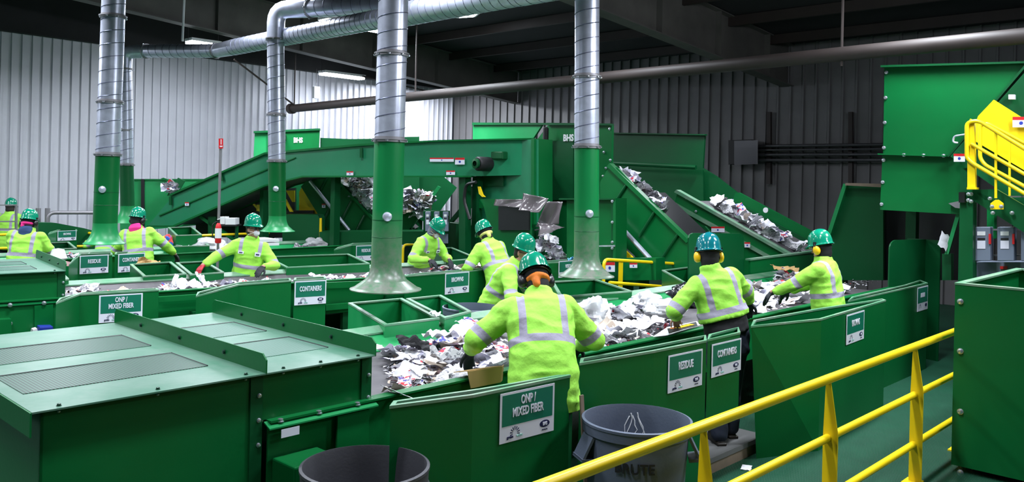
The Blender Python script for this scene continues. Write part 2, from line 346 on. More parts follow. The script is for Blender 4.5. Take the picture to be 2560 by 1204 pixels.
# ================================================================ the building
S_END = 18.3; T_END = 20.0
def wallmat(name, c, dirt, dk):
    m = mat(name, c, .5, var=.08, vscale=.8, dust=dirt, dustcol=dk, dscale=.5); return m
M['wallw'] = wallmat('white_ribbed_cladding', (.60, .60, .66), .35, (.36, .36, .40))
M['wallg'] = wallmat('shade_darkened_grimy_cladding', (.17, .165, .17), .6, (.08, .075, .075))  # white cladding with its dim lighting painted in as dark grey, plus dirt
def ribbed(name, p0, d, L, sp, z0, z1, n, m):
    pts = []; k = int(L / sp)
    for i in range(k):
        a = i * sp; pts += [(a, 0), (a + sp * .80, 0), (a + sp * .84, .045), (a + sp * .96, .045)]
    pts.append((k * sp, 0)); vs = []
    for x, y in pts: q = p0 + d * x + n * y; vs += [Vector((q.x, q.y, z0)), Vector((q.x, q.y, z1))]
    mb = MB().add(vs, [(2 * i, 2 * i + 2, 2 * i + 3, 2 * i + 1) for i in range(len(pts) - 1)])
    # solid backing so that the wall has real thickness
    b0 = p0 - n * .12; b1 = b0 + d * (k * sp)
    mb.prism([Vector((b0.x, b0.y, z0)), Vector((b1.x, b1.y, z0)), Vector((b1.x, b1.y, z1)), Vector((b0.x, b0.y, z1))], n * .11)
    return tag(mb.build(name, m), kind='structure')
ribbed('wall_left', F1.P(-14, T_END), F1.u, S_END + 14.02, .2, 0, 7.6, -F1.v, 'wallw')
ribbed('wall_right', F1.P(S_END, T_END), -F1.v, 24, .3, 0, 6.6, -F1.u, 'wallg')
tag(MB().prism([F1.P(-14, -5, -.1), F1.P(S_END, -5, -.1), F1.P(S_END, T_END, -.1), F1.P(-14, T_END, -.1)], (0, 0, .1)).build('floor', 'deck'), kind='structure')
zr = lambda s: 5.55 + .08 * (S_END - s)
tag(MB().prism([F1.P(-14, -5, zr(-14)), F1.P(S_END, -5, zr(S_END)), F1.P(S_END, T_END, zr(S_END)), F1.P(-14, T_END, zr(-14))], (0, 0, .12)).build('ceiling', 'ceil'), kind='structure')
tn = 1
tag(MB().prism([F1.P(-14, T_END - .28, 5.28), F1.P(S_END, T_END - .28, 5.1), F1.P(S_END, T_END - .28, 5.5), F1.P(-14, T_END - .28, 8.1)], F1.v * .2).build('trim_1', 'ceil'), kind='structure')
for t_, hh in ((8.7, .95), (17.2, .95)):
    tn += 1; mb = MB(); zb = lambda s: 4.58 + .08 * (S_END - s)
    for a, b, w in ((-8, S_END - .02, .02),):
        mb.prism([F1.P(a, t_, zb(a)), F1.P(b, t_, zb(b)), F1.P(b, t_, zb(b) + hh), F1.P(a, t_, zb(a) + hh)], F1.v * .015)
        for dz, in ((0,), (hh - .02,)):
            mb.prism([F1.P(a, t_ - .14, zb(a) + dz), F1.P(b, t_ - .14, zb(b) + dz), F1.P(b, t_ + .15, zb(b) + dz), F1.P(a, t_ + .15, zb(a) + dz)], (0, 0, .02))
    for s_ in [i * 2.1 - 6 for i in range(12)]:
        if s_ < S_END - .2: mb.prism([F1.P(s_, t_ - .13, zb(s_)), F1.P(s_, t_, zb(s_)), F1.P(s_, t_, zb(s_) + hh), F1.P(s_, t_ - .13, zb(s_) + hh)], F1.u * .012)
    tag(mb.build('trim_%d' % tn, 'beam'), kind='structure')
for i, s_ in enumerate([1.5 + 1.75 * k for k in range(10)]):
    tn += 1; z = zr(s_) - .12
    tag(MB().prism([F1.P(s_, -4.8, z - .1), F1.P(s_ + .07, -4.8, z - .1), F1.P(s_ + .07, -4.8, z + .1), F1.P(s_, -4.8, z + .1)], F1.v * 24.4).build('trim_%d' % tn, 'pipe'), kind='structure')
# iron pipe high across the hall
pp = thing('iron_pipe', 'long brown iron pipe running high across the hall under the rafters', 'pipe', F1.P(11, 17.8, 3.9))
MB().tube([F1.P(11, t_, 3.9 + (17.8 - t_) * .012) for t_ in (17.8, 12, 6, 0, -3)], .095, 14).build('pipe_run', 'pipe', pp)
for t_ in (17.7, 13.2, 4.5): MB().tube([F1.P(11, t_, 3.9), F1.P(11, t_, zr(11) - .1)], .018, 6).build('hanger_rod', 'pipe', pp)
MB().lathe([(.1, 0), (.125, 0), (.125, .12), (.1, .12)], F1.P(11, 17.75, 3.9), F1.v).build('end_cap', 'pipe', pp)
# two lit strip lamps
def strip(xl, yl, xr, yr, t_, th, label, pw=60):
    A = atT(xl, yl, t_); B = atT(xr, yr, t_); c = (A + B) / 2; o = thing('strip_lamp', label, 'lamp', c, group=None)
    d = (B - A); d.z = 0; L = d.length; d.normalize(); A = c - d * L / 2; B = c + d * L / 2
    MB().bar(A + Vector((0, 0, th * .5 + .03)), B + Vector((0, 0, th * .5 + .03)), .34, .06).build('housing', 'white', o)
    for k in (-.1, 0, .1):
        q = d.cross(Vector((0, 0, 1))) * k; MB().tube([A + q, B + q], .028, 10).build('tube', 'lamp', o)
    for e in (A, B): MB().tube([e + Vector((0, 0, th)), Vector((e.x, e.y, zr(F1.u.dot(e)) - .1))], .008, 6).build('hanger', 'dark', o)
    area('strip_lamp_light', c - Vector((0, 0, .12)), L, .3, pw, math.atan2(d.y, d.x)); return o
strip(806, 86, 1000, 55, 13.5, .06, 'bright strip lamp close behind the tallest foreground duct')
strip(804, 196, 905, 186, 18.4, .06, 'smaller bright strip lamp hanging lower in front of the white wall')
strip(470, 114, 545, 107, 17.5, .06, 'strip lamp glimpsed above the horizontal duct')
area('far_bay_light', F1.P(15.6, 18.7, 5.0), 1.3, .4, 420, F1.yaw())
for (x0, x1, y0, y1, s_) in ((1140, 1203, 34, 46, 8), (1322, 1358, 3, 12, 8)):
    P = [atZ(x, y, 5.9) for x, y in ((x0, y1), (x0 + 18, y0), (x1, y0 - 2), (x1 - 14, y1 - 3))]
    o = thing('louvred_lamp', 'small bluish lamp far up under the dark roof, %s' % ('beside the thick horizontal duct' if x0 < 1200 else 'nearest the top edge'), 'lamp', sum(P, Vector()) / 4)
    MB().prism(P, (0, 0, .05)).build('housing', 'white', o); MB().prism([p - Vector((0, 0, .004)) for p in offset_poly(P, .05)], (0, 0, .003)).build('diffuser', 'lamp', o)
# box hanging on a chain in front of the wall
o = thing('hanging_box', 'small white box hanging on a cord beside the lower strip lamp', 'box', atT(790, 231, 18.8))
c = atT(790, 231, 18.8); MB().box(c, .16, .1, .3, F1.yaw()).build('box', 'white', o); MB().tube([c + Vector((0, 0, .15)), c + Vector((0, 0, .62))], .01, 6).build('cord', 'dark', o)
# thin diagonal brace rods
for (a, b, lb) in (((585, 148), (735, 262), 'thin brace rod slanting down to the pipe end'), ((905, 190), (1085, 232), 'short dark brace rod right of the lower strip lamp')):
    o = MB().tube([atT(*a, 17.6), atT(*b, 17.6)], .022, 8).build('brace_rod', 'pipe'); tag(o, lb, 'rod')
o = MB().tube([atS(456, 103, 7), atS(462, -30, 7)], .022, 8).build('hanger_rod', 'white'); tag(o, 'white hanger rod holding up the horizontal duct', 'rod')
# wall box and conduits on the right wall
o = thing('pull_box', 'dark grey square pull box on the right wall', 'electrical box', atS(1865, 381, S_END - .1))
MB().prism([atS(x, y, S_END - .12) for x, y in ((1836, 412), (1895, 410), (1895, 350), (1836, 352))], -F1.u * .3).build('box', 'dark', o, bevel=.01)
MB().prism([atS(x, y, S_END - .43) for x, y in ((1836, 412), (1895, 410), (1895, 350), (1836, 352))], -F1.u * .01).build('lid', 'conduit', o)
for i, y in enumerate((363, 373, 385, 398)):
    A = atS(1893, y + 2, S_END - .22); B = atS(2300, y - 6, S_END - .22); B.z = A.z
    tag(MB().tube([A, B], .035 if i != 1 else .025, 10).build('conduit', 'conduit'), 'steel conduit running right from the dark pull box, %s' % ('topmost of four', 'second from top, thinnest', 'third from top', 'lowest of four')[i], 'conduit', 'conduits on the right wall')
for i, x in enumerate((1925, 2129)):
    P = [atS(x - 5, 460, S_END - .06), atS(x + 5, 460, S_END - .06), atS(x + 5, 280, S_END - .06), atS(x - 5, 280, S_END - .06)]
    tag(MB().prism(P, -F1.u * .08).build('strut_channel', 'pipe'), 'vertical strut channel behind the conduits, %s' % ('next to the pull box' if i == 0 else 'next to the big green hood'), 'bracket', 'strut channels')

# ================================================================ generic machine pieces
def plane_pt(px, py, pl):
    if pl[0] == 's': return atS(px, py, pl[1])
    if pl[0] == 't': return atT(px, py, pl[1])
    if pl[0] == 'z': return atZ(px, py, pl[1])
    return onAB(px, py, pl[1], pl[2])
def plane_n(pl):
    if pl[0] == 's': return F1.u
    if pl[0] == 't': return F1.v
    if pl[0] == 'z': return Vector((0, 0, -1))
    d = (pl[2] - pl[1]); d.z = 0; d.normalize(); n = Vector((-d.y, d.x, 0)); return n if n.y > 0 else -n
def slab(parent, name, pts, pl, th=.05, m='green', off=0., label=None, bevel=0):
    n = plane_n(pl); return MB().prism([plane_pt(x, y, pl) + n * off for x, y in pts], n * th).build(name, m, parent, label=label, bevel=bevel)
def AB(xa, Ya, xb, Yb): return ('ab', atY(xa, 450, Ya), atY(xb, 450, Yb))
def rod(parent, name, a, b, pl, r=.03, m='galv', off=0.):
    n = plane_n(pl); return MB().tube([plane_pt(*a, pl) + n * off, plane_pt(*b, pl) + n * off], r, 8).build(name, m, parent)
def base_of(pts, pl):
    P = [plane_pt(x, y, pl) for x, y in pts]; c = sum(P, Vector()) / len(P); return Vector((c.x, c.y, min(p.z for p in P)))
def leg_to_floor(parent, px, py, pl, w=.12, m='greend', off=.1):
    p = plane_pt(px, py, pl) + plane_n(pl) * off
    return MB().box((p.x, p.y, p.z / 2), w, w, max(p.z, .05), F1.yaw()).build('leg', m, parent)

def sorting_conveyor(name, label, F, s0, s1, tf, tb, zrim=1.0, m='green', bz=.84, skirt='greenf'):
    o = thing(name, label, 'conveyor', F.P((s0 + s1) / 2, (tf + tb) / 2, 0))
    q = lambda pts: [F.P(s0, t, z) for t, z in pts]
    vec = F.u * (s1 - s0)
    MB().prism(q([(tf + .12, bz - .04), (tb - .30, bz - .04), (tb - .30, bz), (tf + .12, bz)]), vec).build('belt', 'belt', o)
    MB().prism(q([(tf + .15, bz - .30), (tb - .3, bz - .30), (tb - .3, bz - .26), (tf + .15, bz - .26)]), vec).build('return_belt', 'belt', o)
    MB().prism(q([(tf, zrim - .42), (tf + .012, zrim - .42), (tf + .012, zrim - .03), (tf + .10, bz + .005), (tf + .10, bz - .02), (tf + .02, zrim - .14), (tf + .02, zrim), (tf - .03, zrim), (tf - .03, zrim - .012), (tf, zrim - .012)][:3] + [(tf + .012, zrim - .012), (tf + .05, zrim - .012), (tf + .05, zrim), (tf - .03, zrim), (tf - .03, zrim - .012), (tf, zrim - .012)]), vec).build('front_side_panel', m, o)
    MB().prism(q([(tf + .05, zrim - .01), (tf + .125, bz + .012), (tf + .125, bz + .002), (tf + .04, zrim - .02)]), vec).build('front_skirt', m, o)
    MB().prism(q([(tb, zrim), (tb - .13, zrim - .035), (tb - .13, zrim - .05), (tb - .012, zrim - .02), (tb - .012, zrim - .45), (tb, zrim - .45)]), vec).build('back_side_panel', 'rimdust', o)
    MB().prism(q([(tb - .125, zrim - .055), (tb - .305, bz + .012), (tb - .305, bz + .002), (tb - .115, zrim - .065)]), vec).build('back_skirt', skirt, o)
    n = int((s1 - s0) / 1.3) + 1
    for i in range(n + 1):
        s = s0 + .1 + (s1 - s0 - .2) * i / n
        for t in (tf + .06, tb - .06): MB().box(F.P(s, t, (zrim - .42) / 2), .09, .07, zrim - .42, F.yaw()).build('leg', 'greend', o)
    return o
def bolt_dark():
    if 'bolt_painted' not in bpy.data.meshes:
        m = bolt_mesh().copy(); m.name = 'bolt_painted'; m.materials.clear(); m.materials.append(M['boltd'])
    return bpy.data.meshes['bolt_painted']
def hood(name, label, F, cuts, tf, tb, ztop, zbots, m='green'):
    """long dust hood with sections; each section: top plate with two perforated vents, raised seam flanges between sections"""
    o = thing(name, label, 'machine hood', F.P((cuts[0] + cuts[-1]) / 2, (tf + tb) / 2, 0)); up = Vector((0, 0, 1))
    for k in range(len(cuts) - 1):
        a, b = cuts[k], cuts[k + 1]; zb = zbots[k]; ov = .05 if k == 0 else -.01
        MB().prism([F.P(a + ov, tf + .04, zb), F.P(b, tf + .04, zb), F.P(b, tf + .04, ztop - .005), F.P(a + ov, tf + .04, ztop - .005)], F.v * .012).build('front_panel', m, o)
        MB().prism([F.P(a + ov, tb - .04, zb), F.P(b, tb - .04, zb), F.P(b, tb - .04, ztop - .005), F.P(a + ov, tb - .04, ztop - .005)], -F.v * .012).build('back_panel', m, o)
        tp = MB().prism([F.P(a, tf - .01, ztop - .006), F.P(b, tf - .01, ztop - .006), F.P(b, tb, ztop - .006), F.P(a, tb, ztop - .006)], up * .008).build('top_plate', 'dusty', o)
        w = tb - tf
        for j in range(2):
            t0 = tf + w * (.17 + .36 * j); t1 = t0 + w * .22; s0 = a + (b - a) * .06 if k == 0 else a + (b - a) * .14; s1 = b - (b - a) * .14
            V_ = MB().prism([F.P(s0, t0, ztop + .002), F.P(s1, t0, ztop + .002), F.P(s1, t1, ztop + .002), F.P(s0, t1, ztop + .002)], up * .003).build('perforated_vent', 'perf' if k == 0 and name != 'end_hood' else 'perf2', tp)
            MB().tube([F.P(s0, t1, ztop + .006), F.P(s1, t1, ztop + .006), F.P(s1, t0, ztop + .006)], .004, 5).build('vent_edge', 'black', tp)
        for s in (a + .12, (a + b) / 2, b - .1):
            bolt(o, F.P(s, tf + .03, ztop + .003), (0, 0, 1), .009).data = bolt_dark()
            bolt(o, F.P(s, tf + .03, ztop - .02), (0, 0, -1), .007)
        # folded lips running front to back at both joints
        for s, hh, dn in ((b, .10, .0),) + (((a, .0, .10),) if k == 0 else ()):
            pr = [F.P(s, tf - .01, ztop - .006 - dn), F.P(s, tf - .01, ztop + max(hh - .03, 0)), F.P(s, tf + .03, ztop + hh), F.P(s, tb - .03, ztop + hh), F.P(s, tb, ztop + max(hh - .03, 0)), F.P(s, tb, ztop - .006 - dn)]
            MB().prism(pr, F.u * -.008).build('seam_flange', m, o)
            if hh:
                for q in (.22, .5, .78): bolt(o, F.P(s - .008, tf + w * q, ztop + .045), -F.u, .011).data = bolt_dark()
        MB().prism([F.P(b - .07, tf + .03, zb), F.P(b, tf + .03, zb), F.P(b, tf + .03, ztop - .01), F.P(b - .07, tf + .03, ztop - .01)], F.v * .01).build('corner_angle', 'greend', o)
        zz = ztop - .12
        while zz > max(zb, .3): bolt(o, F.P(b - .02, tf + .03, zz), -F.v, .010); zz -= .13 if ztop - zz < .3 else .3
    MB().prism([F.P(cuts[0] + .05, tf + .04, zbots[0]), F.P(cuts[0] + .05, tb - .04, zbots[0]), F.P(cuts[0] + .05, tb - .04, ztop - .01), F.P(cuts[0] + .05, tf + .04, ztop - .01)], F.u * .012).build('end_panel', m, o)
    return o

# ================================================================ row 1 (nearest)
tf1, tb1 = 3.98, 5.92
conv1 = sorting_conveyor('sorting_conveyor', 'long nearest sorting conveyor heaped with waste paper, running from the foreground hood', F1, 2.36, 12.3, tf1, tb1)
hood1 = hood('dust_hood', 'large grey-green hood with perforated vents in the near foreground', F1, (1.21, 2.33, 3.04), tf1 - .02, tb1 + .02, 1.257, (.0, 1.0))
# lower machinery below the second hood section
dr = thing('conveyor_drive', 'dark green drive housing and brackets under the near hood', 'machine part', F1.P(2.7, 3.9, 0))
MB().prism([F1.P(2.34, 3.93, .96), F1.P(3.05, 3.93, .96), F1.P(3.05, 3.99, .985), F1.P(2.34, 3.99, .985)], (0, 0, .008)).build('bolted_ledge', 'greenf', dr)
for s in (2.42, 2.66, 2.92): bolt(dr, F1.P(s, 3.96, .985), (0, 0, 1), .016)
MB().prism([F1.P(2.34, 4.12, .0), F1.P(2.85, 4.12, .0), F1.P(2.85, 4.12, .95), F1.P(2.34, 4.12, .95)], F1.v * .02).build('inner_panel', 'green', dr)
MB().prism([F1.P(2.78, 3.95, .45), F1.P(3.0, 3.95, .45), F1.P(3.0, 3.95, .95), F1.P(2.78, 3.95, .95)], F1.v * .015).build('bracket_plate', 'green', dr)
MB().box(F1.P(2.52, 3.86, .69), .28, .22, .22, F1.yaw()).build('gear_housing', 'green', dr, bevel=.01)
MB().box(F1.P(2.52, 3.9, .30), .16, .16, .56, F1.yaw()).build('support', 'greend', dr)
MB().prism([F1.P(2.41, 3.93, .905), F1.P(2.52, 3.93, .905), F1.P(2.52, 3.93, .95), F1.P(2.41, 3.93, .95)], F1.v * .002).build('warning_label', 'signw', dr)

def chute(label, pts_front, pts_back, z, zb=0., signs=(), name='chute_bin', m='green', face=None, **kw):
    Pf = [atZ(x, y, z) if not isinstance(x, Vector) else x for x, y in pts_front]; Pb = [atZ(x, y, z) for x, y in pts_back]
    P = Pf + Pb; c = sum(P, Vector()) / len(P); o = thing(name, label, 'chute', (c.x, c.y, zb))
    bin_body(o, P, zb, m=m, **kw)
    A, B = (Pf[-2], Pf[-1]) if face is None else (Pf[face], Pf[face + 1])
    for sg in signs: sign(o, A, B, *sg)
    return o, Pf
chute('wide green chute bin signed ONP / MIXED FIBER beside the near grey can', [(976, 1015), (1182, 988), (1425, 938)], [(1418, 934), (1200, 972), (985, 1003)], 1.08, signs=[(1246, 1381, 985, 1110, ['ONP /', 'MIXED FIBER'])])
chute('scratched green chute bin signed RESIDUE behind the grey can in the railing corner', [(1450, 908), (1635, 877), (1766, 851)], [(1764, 838), (1640, 862), (1453, 896)], 1.12, signs=[(1667, 1752, 889, 983, ['RESIDUE'])])
chute('narrow green chute bin signed CONTAINERS beside the worker in dark trousers', [(1769, 849), (1850, 831)], [(1846, 818), (1773, 836)], 1.12, zb=.5, signs=[(1776, 1849, 861, 944, ['CONTAINERS'])])
chute('large green chute bin with small BROWNS sign behind the yellow railing', [(1878, 815), (2053, 797), (2214, 750)], [(2205, 747), (2040, 772), (1885, 800)], 1.15, inset={0: F1.u * .24 + F1.v * .05, 5: F1.u * .24}, signs=[(2113, 2157, 788, 862, ['BROWNS'])])
chute('green chute bin with a tiny sign between the browns chute and the tall panel', [(2120, 752), (2281, 716), (2319, 707)], [(2300, 700), (2262, 712), (2130, 742)], 1.1, signs=[(2291, 2317, 719, 779, ['-'], 0)])
# tall chute panel
def tall():
    A = atZ(2225, 600, 1.62); B = atZ(2322, 598, 1.62); Cc = atZ(2353, 601, 1.62)
    o = thing('tall_chute', 'tall dark green chute panel with rounded corner at the far end of the near conveyor', 'chute', ((A + B) / 2 * Vector((1, 1, 0)) if False else (A.x, A.y, 0)))
    d = (B - A).normalized(); n = Vector((-d.y, d.x, 0)); n = n if n.y > 0 else -n; r = .12; z = 1.62
    pts = [Vector((A.x, A.y, 0)), Vector((B.x, B.y, 0)), Vector((B.x, B.y, z))] + [Vector((A.x, A.y, z - r)) + d * (r - r * math.cos(a)) + Vector((0, 0, r * math.sin(a))) for a in [PI / 2 * (1 - i / 5) for i in range(6)]]
    MB().prism(pts, n * .02).build('front_panel', 'greend', o)
    e = (Cc - B)
    MB().prism([Vector((B.x, B.y, 0)), Vector((Cc.x, Cc.y, 0)), Vector((Cc.x, Cc.y, z)), Vector((B.x, B.y, z))], n * .02).build('side_panel', 'greend', o)
    MB().prism([Vector((Cc.x, Cc.y, 0)), Vector((Cc.x, Cc.y, z)), Vector((Cc.x, Cc.y, z)) + n * .5, Vector((Cc.x, Cc.y, 0)) + n * .5], -d * .02).build('return_panel', 'greend', o)
    sign(o, B, Cc, 2328, 2351, 609, 666, ['-'], 0)
tall()
# chutes behind conveyor 1 (over its back edge)
def open_chute(label, pts, z, zb=.0, **kw):
    P = [atZ(x, y, zz) for (x, y), zz in zip(pts, z if isinstance(z, (list, tuple)) else [z] * len(pts))]
    c = sum(P, Vector()) / len(P); o = thing('open_chute', label, 'chute', (c.x, c.y, zb)); bin_body(o, P, zb, lip=.035, **kw); return o
open_chute('open green chute behind the near belt, its twin standing close on the far side', [(962, 812), (1098, 795), (1005, 745), (871, 757)], 1.03, m='greenf')
open_chute('narrower open green chute next to the blue-grey can behind the near belt', [(1112, 795), (1178, 778), (1102, 737), (1016, 746)], 1.03, m='greenf')
open_chute('dark wide open chute behind the duct bell nearest the forklift-yellow rail', [(1400, 742), (1580, 727), (1488, 697), (1378, 703)], 1.03, m='green')
open_chute('open green chute beside the tall rounded panel behind the near belt', [(1722, 712), (1790, 700), (1722, 667), (1655, 675)], 1.05, m='green')
# rounded dark panel behind the worker and long guard behind the belt
g = thing('rounded_guard_panel', 'dark green guard panel with rounded corners behind the blue-helmeted worker', 'panel', atT(1790, 640, 6.05) * Vector((1, 1, 0)))
slab(g, 'panel', [(1722, 735), (1860, 735), (1860, 596), (1857, 588), (1850, 583), (1733, 582), (1725, 586), (1722, 594)], ('t', 6.05), .02, 'greend')
MB().box(atT(1790, 700, 6.12) * Vector((1, 1, 0)) + Vector((0, 0, .5)), .06, .06, 1., F1.yaw()).build('post', 'greend', g)
g = thing('belt_side_guard', 'long green side guard standing along the back of the near belt', 'panel', atT(1960, 660, 5.98) * Vector((1, 1, 0)))
gp = slab(g, 'panel', [(1876, 703), (2120, 668), (2120, 619), (1876, 650)], ('t', 5.95), .03, 'green')
slab(g, 'top_flange', [(1876, 651), (2120, 620), (2120, 616), (1876, 647)], ('t', 5.93), .08, 'rimdust')
slab(g, 'lower_panel', [(1876, 720), (2120, 682), (2120, 668), (1876, 703)], ('t', 5.9), .02, 'greenf')

# ================================================================ row 2
tf2, tb2 = 9.52, 10.92
conv2 = sorting_conveyor('sorting_conveyor', 'middle sorting conveyor with a thin layer of paper scraps', F2, .6, 11.0, tf2, tb2, skirt='belt')
hood2 = hood('end_hood', 'grey-green vented hood covering the left end of the middle conveyor', F2, (-1.2, .4, 2.0), tf2, tb2 + .1, 1.27, (1.0, 1.0))
lm = thing('conveyor_drive', 'dark green drive bay with blue motor under the middle hood', 'machine part', F2.P(1, 9.6, 0))
MB().prism([F2.P(-1.2, 9.50, .95), F2.P(2.6, 9.50, .95), F2.P(2.6, 9.56, .97), F2.P(-1.2, 9.56, .97)], (0, 0, .02)).build('bolted_ledge', 'greenf', lm)
MB().prism([F2.P(-1.2, 9.75, 0), F2.P(2.0, 9.75, 0), F2.P(2.0, 9.75, .95), F2.P(-1.2, 9.75, .95)], F2.v * .02).build('inner_panel', 'greend', lm)
A2 = F2.P(0, 9.5); B2 = F2.P(5, 9.5); pl2 = ('ab', A2, B2)
slab(lm, 'cover_plate', [(86, 838), (133, 834), (133, 760), (86, 764)], pl2, .02, 'green')
slab(lm, 'side_box', [(-10, 835), (24, 834), (24, 794), (-10, 796)], pl2, .3, 'green', off=-.1)
slab(lm, 'motor', [(92, 828), (127, 826), (127, 811), (92, 812)], pl2, .15, 'blue', off=-.12, bevel=.01)
slab(lm, 'motor_hub', [(76, 828), (90, 827), (88, 817), (78, 820)], pl2, .1, 'white', off=-.1)
for x, y in ((25, 762), (110, 757), (25, 808)): bolt(lm, plane_pt(x, y, pl2), -F2.v, .018)
chute('green chute bin signed ONP / MIXED FIBER on the middle conveyor', [(140, 757), (199, 735), (397, 724)], [(392, 720), (205, 731), (150, 745)], 1.06, signs=[(246, 355, 738, 807, ['ONP /', 'MIXED FIBER'])])
chute('green chute bin signed CONTAINERS in the middle row beside its wider unsigned neighbour', [(735, 700), (815, 696)], [(812, 691), (737, 694)], 1.07, signs=[(735, 814, 703, 763, ['CONTAINERS'])])
chute('wide unsigned green chute bin in the middle row', [(490, 740), (597, 711), (728, 701)], [(725, 695), (600, 705), (495, 730)], 1.07)
chute('green chute bin signed BROWNS behind the foreground duct bell', [(1012, 690), (1060, 686), (1240, 671)], [(1236, 667), (1065, 681), (1020, 686)], 1.07, signs=[(1111, 1171, 683, 736, ['BROWNS'])])
chute('bright green chute box below the foreground duct bell', [(905, 735), (1013, 728)], [(1010, 722), (908, 728)], .75)
b_ = thing('beam_rail', 'horizontal green channel joining the chutes under the middle belt', 'beam', F2.P(5, 9.3, 0))
for (x0, x1, yy, h) in ((397, 520, 742, 13), (815, 1013, 706, 15), (815, 905, 762, 14)):
    slab(b_, 'channel', [(x0, yy + h), (x1, yy + h - 8), (x1, yy - 8), (x0, yy)], ('ab', F2.P(0, 9.4), F2.P(5, 9.4)), .05, 'green')
for s_ in (3.3, 5.8): MB().box(F2.P(s_, 9.45, .38), .1, .1, .76, F2.yaw()).build('leg', 'greend', b_)
# chutes behind row 2
oc = open_chute('open chute holding crumpled brown board behind the middle belt', [(358, 690), (466, 684), (428, 654), (325, 660)], 1.02)
open_chute('small open chute right of the brown board chute', [(476, 686), (560, 680), (513, 652), (440, 656)], 1.02)
open_chute('long open chute between the gloved worker and the foreground duct', [(716, 668), (924, 658), (871, 634), (664, 641)], 1.04)
open_chute('small open chute beside the end hood of the middle conveyor', [(152, 700), (172, 697), (142, 667), (118, 670)], 1.03)
open_chute('dark open chute behind the hooded worker', [(1115, 652), (1195, 645), (1130, 618), (1080, 620)], 1.03, m='greend')
# ================================================================ row 3 and beyond
conv3 = sorting_conveyor('sorting_conveyor', 'far sorting conveyor in front of the two workers with pink and navy hoods', F1, 2.0, 9.8, 13.2, 14.6)
chute('green chute bin signed RESIDUE in front of the far belt', [(172, 662), (196, 640), (281, 636)], [(279, 631), (200, 634), (185, 645)], 1.10, signs=[(198, 270, 639, 685, ['RESIDUE'])])
chute('green chute bin signed CONTAINERS in front of the pink-hooded worker', [(287, 635), (362, 631)], [(360, 627), (290, 630)], 1.10, signs=[(294, 361, 635, 681, ['CONTAINERS'])])
chute('small green chute bin with a partly hidden RESIDUE sign behind the foreground duct', [(835, 624), (880, 612), (935, 610)], [(930, 606), (882, 608), (845, 618)], 1.10, zb=.0, signs=[(889, 938, 614, 652, ['RESIDUE'])])
chute('green chute bin with RESIDUE sign half hidden by the second duct bell', [(1310, 660), (1393, 655), (1462, 649)], [(1460, 645), (1395, 650), (1315, 655)], 1.12, signs=[(1395, 1445, 653, 694, ['RESIDUE'])])
chute('far green chute bin with BROWNS sign behind the yellow rails', [(120, 585), (142, 578), (193, 576)], [(190, 572), (145, 574), (125, 580)], 1.15, signs=[(143, 190, 577, 602, ['BROWNS'])])
open_chute('open chute under the far rails', [(128, 622), (192, 620), (172, 604), (118, 606)], .98, m='greend')
open_chute('open chute with pale rim behind the far belt', [(420, 616), (524, 613), (492, 592), (400, 594)], 1.05)
open_chute('tall open chute below the inclined conveyor', [(440, 588), (505, 586), (480, 566), (420, 568)], 1.2)
# raised lips left of the pink-hooded worker etc
g = thing('feed_chute_side', 'sloping dark green chute side against the white wall', 'panel', atT(150, 600, 17.) * Vector((1, 1, 0)))
slab(g, 'panel', [(96, 640), (240, 640), (240, 578), (210, 570), (140, 557), (96, 556)], ('t', 17.4), .3, 'greend')
gw = thing('white_lid_stack', 'low stack of two white panels lying on a far conveyor', 'panel', atT(650, 612, 13.7) * Vector((1, 1, 0)))
for k in (0, 1): slab(gw, 'white_panel', [(650, 614 - 9 * k), (698, 613 - 9 * k), (698, 606 - 9 * k), (650, 607 - 9 * k)], ('t', 13.6), .5, 'white')

# ================================================================ ducts
def rail_pts(path, r=.12, n=6):
    out = [Vector(path[0])]
    for i in range(1, len(path) - 1):
        p = Vector(path[i]); a = (Vector(path[i - 1]) - p); b = (Vector(path[i + 1]) - p); rr = min(r, a.length * .45, b.length * .45); a = p + a.normalized() * rr; b = p + b.normalized() * rr
        for k in range(n + 1): t = k / n; out.append(a * (1 - t) ** 2 + p * 2 * t * (1 - t) + b * t * t)
    out.append(Vector(path[-1])); return out
def helix(A, B, r, pitch, wire=.006, ph=0):
    d = B - A; L = d.length; d.normalize(); x, y = perp(d); n = int(L / pitch * 18); pts = []
    for i in range(n + 1):
        a = 2 * PI * i / 18 + ph; pts.append(A + d * (L * i / n) + (x * math.cos(a) + y * math.sin(a)) * r)
    return MB().tube(pts, wire, 5)
def flange(parent, c, d, r, m='galvd', bolts=8):
    f = MB().lathe([(r, -.02), (r * 1.10, -.02), (r * 1.10, .0), (r * 1.16, .0), (r * 1.16, .012), (r, .012), (r, .03)], c, d, 28).build('flange', m, parent)
    x, y = perp(Vector(d))
    for i in range(bolts):
        a = 2 * PI * i / bolts; bo = bolt(parent, c - Vector(d).normalized() * .004 + (x * math.cos(a) + y * math.sin(a)) * r * 1.13, -Vector(d), .012)
    return f
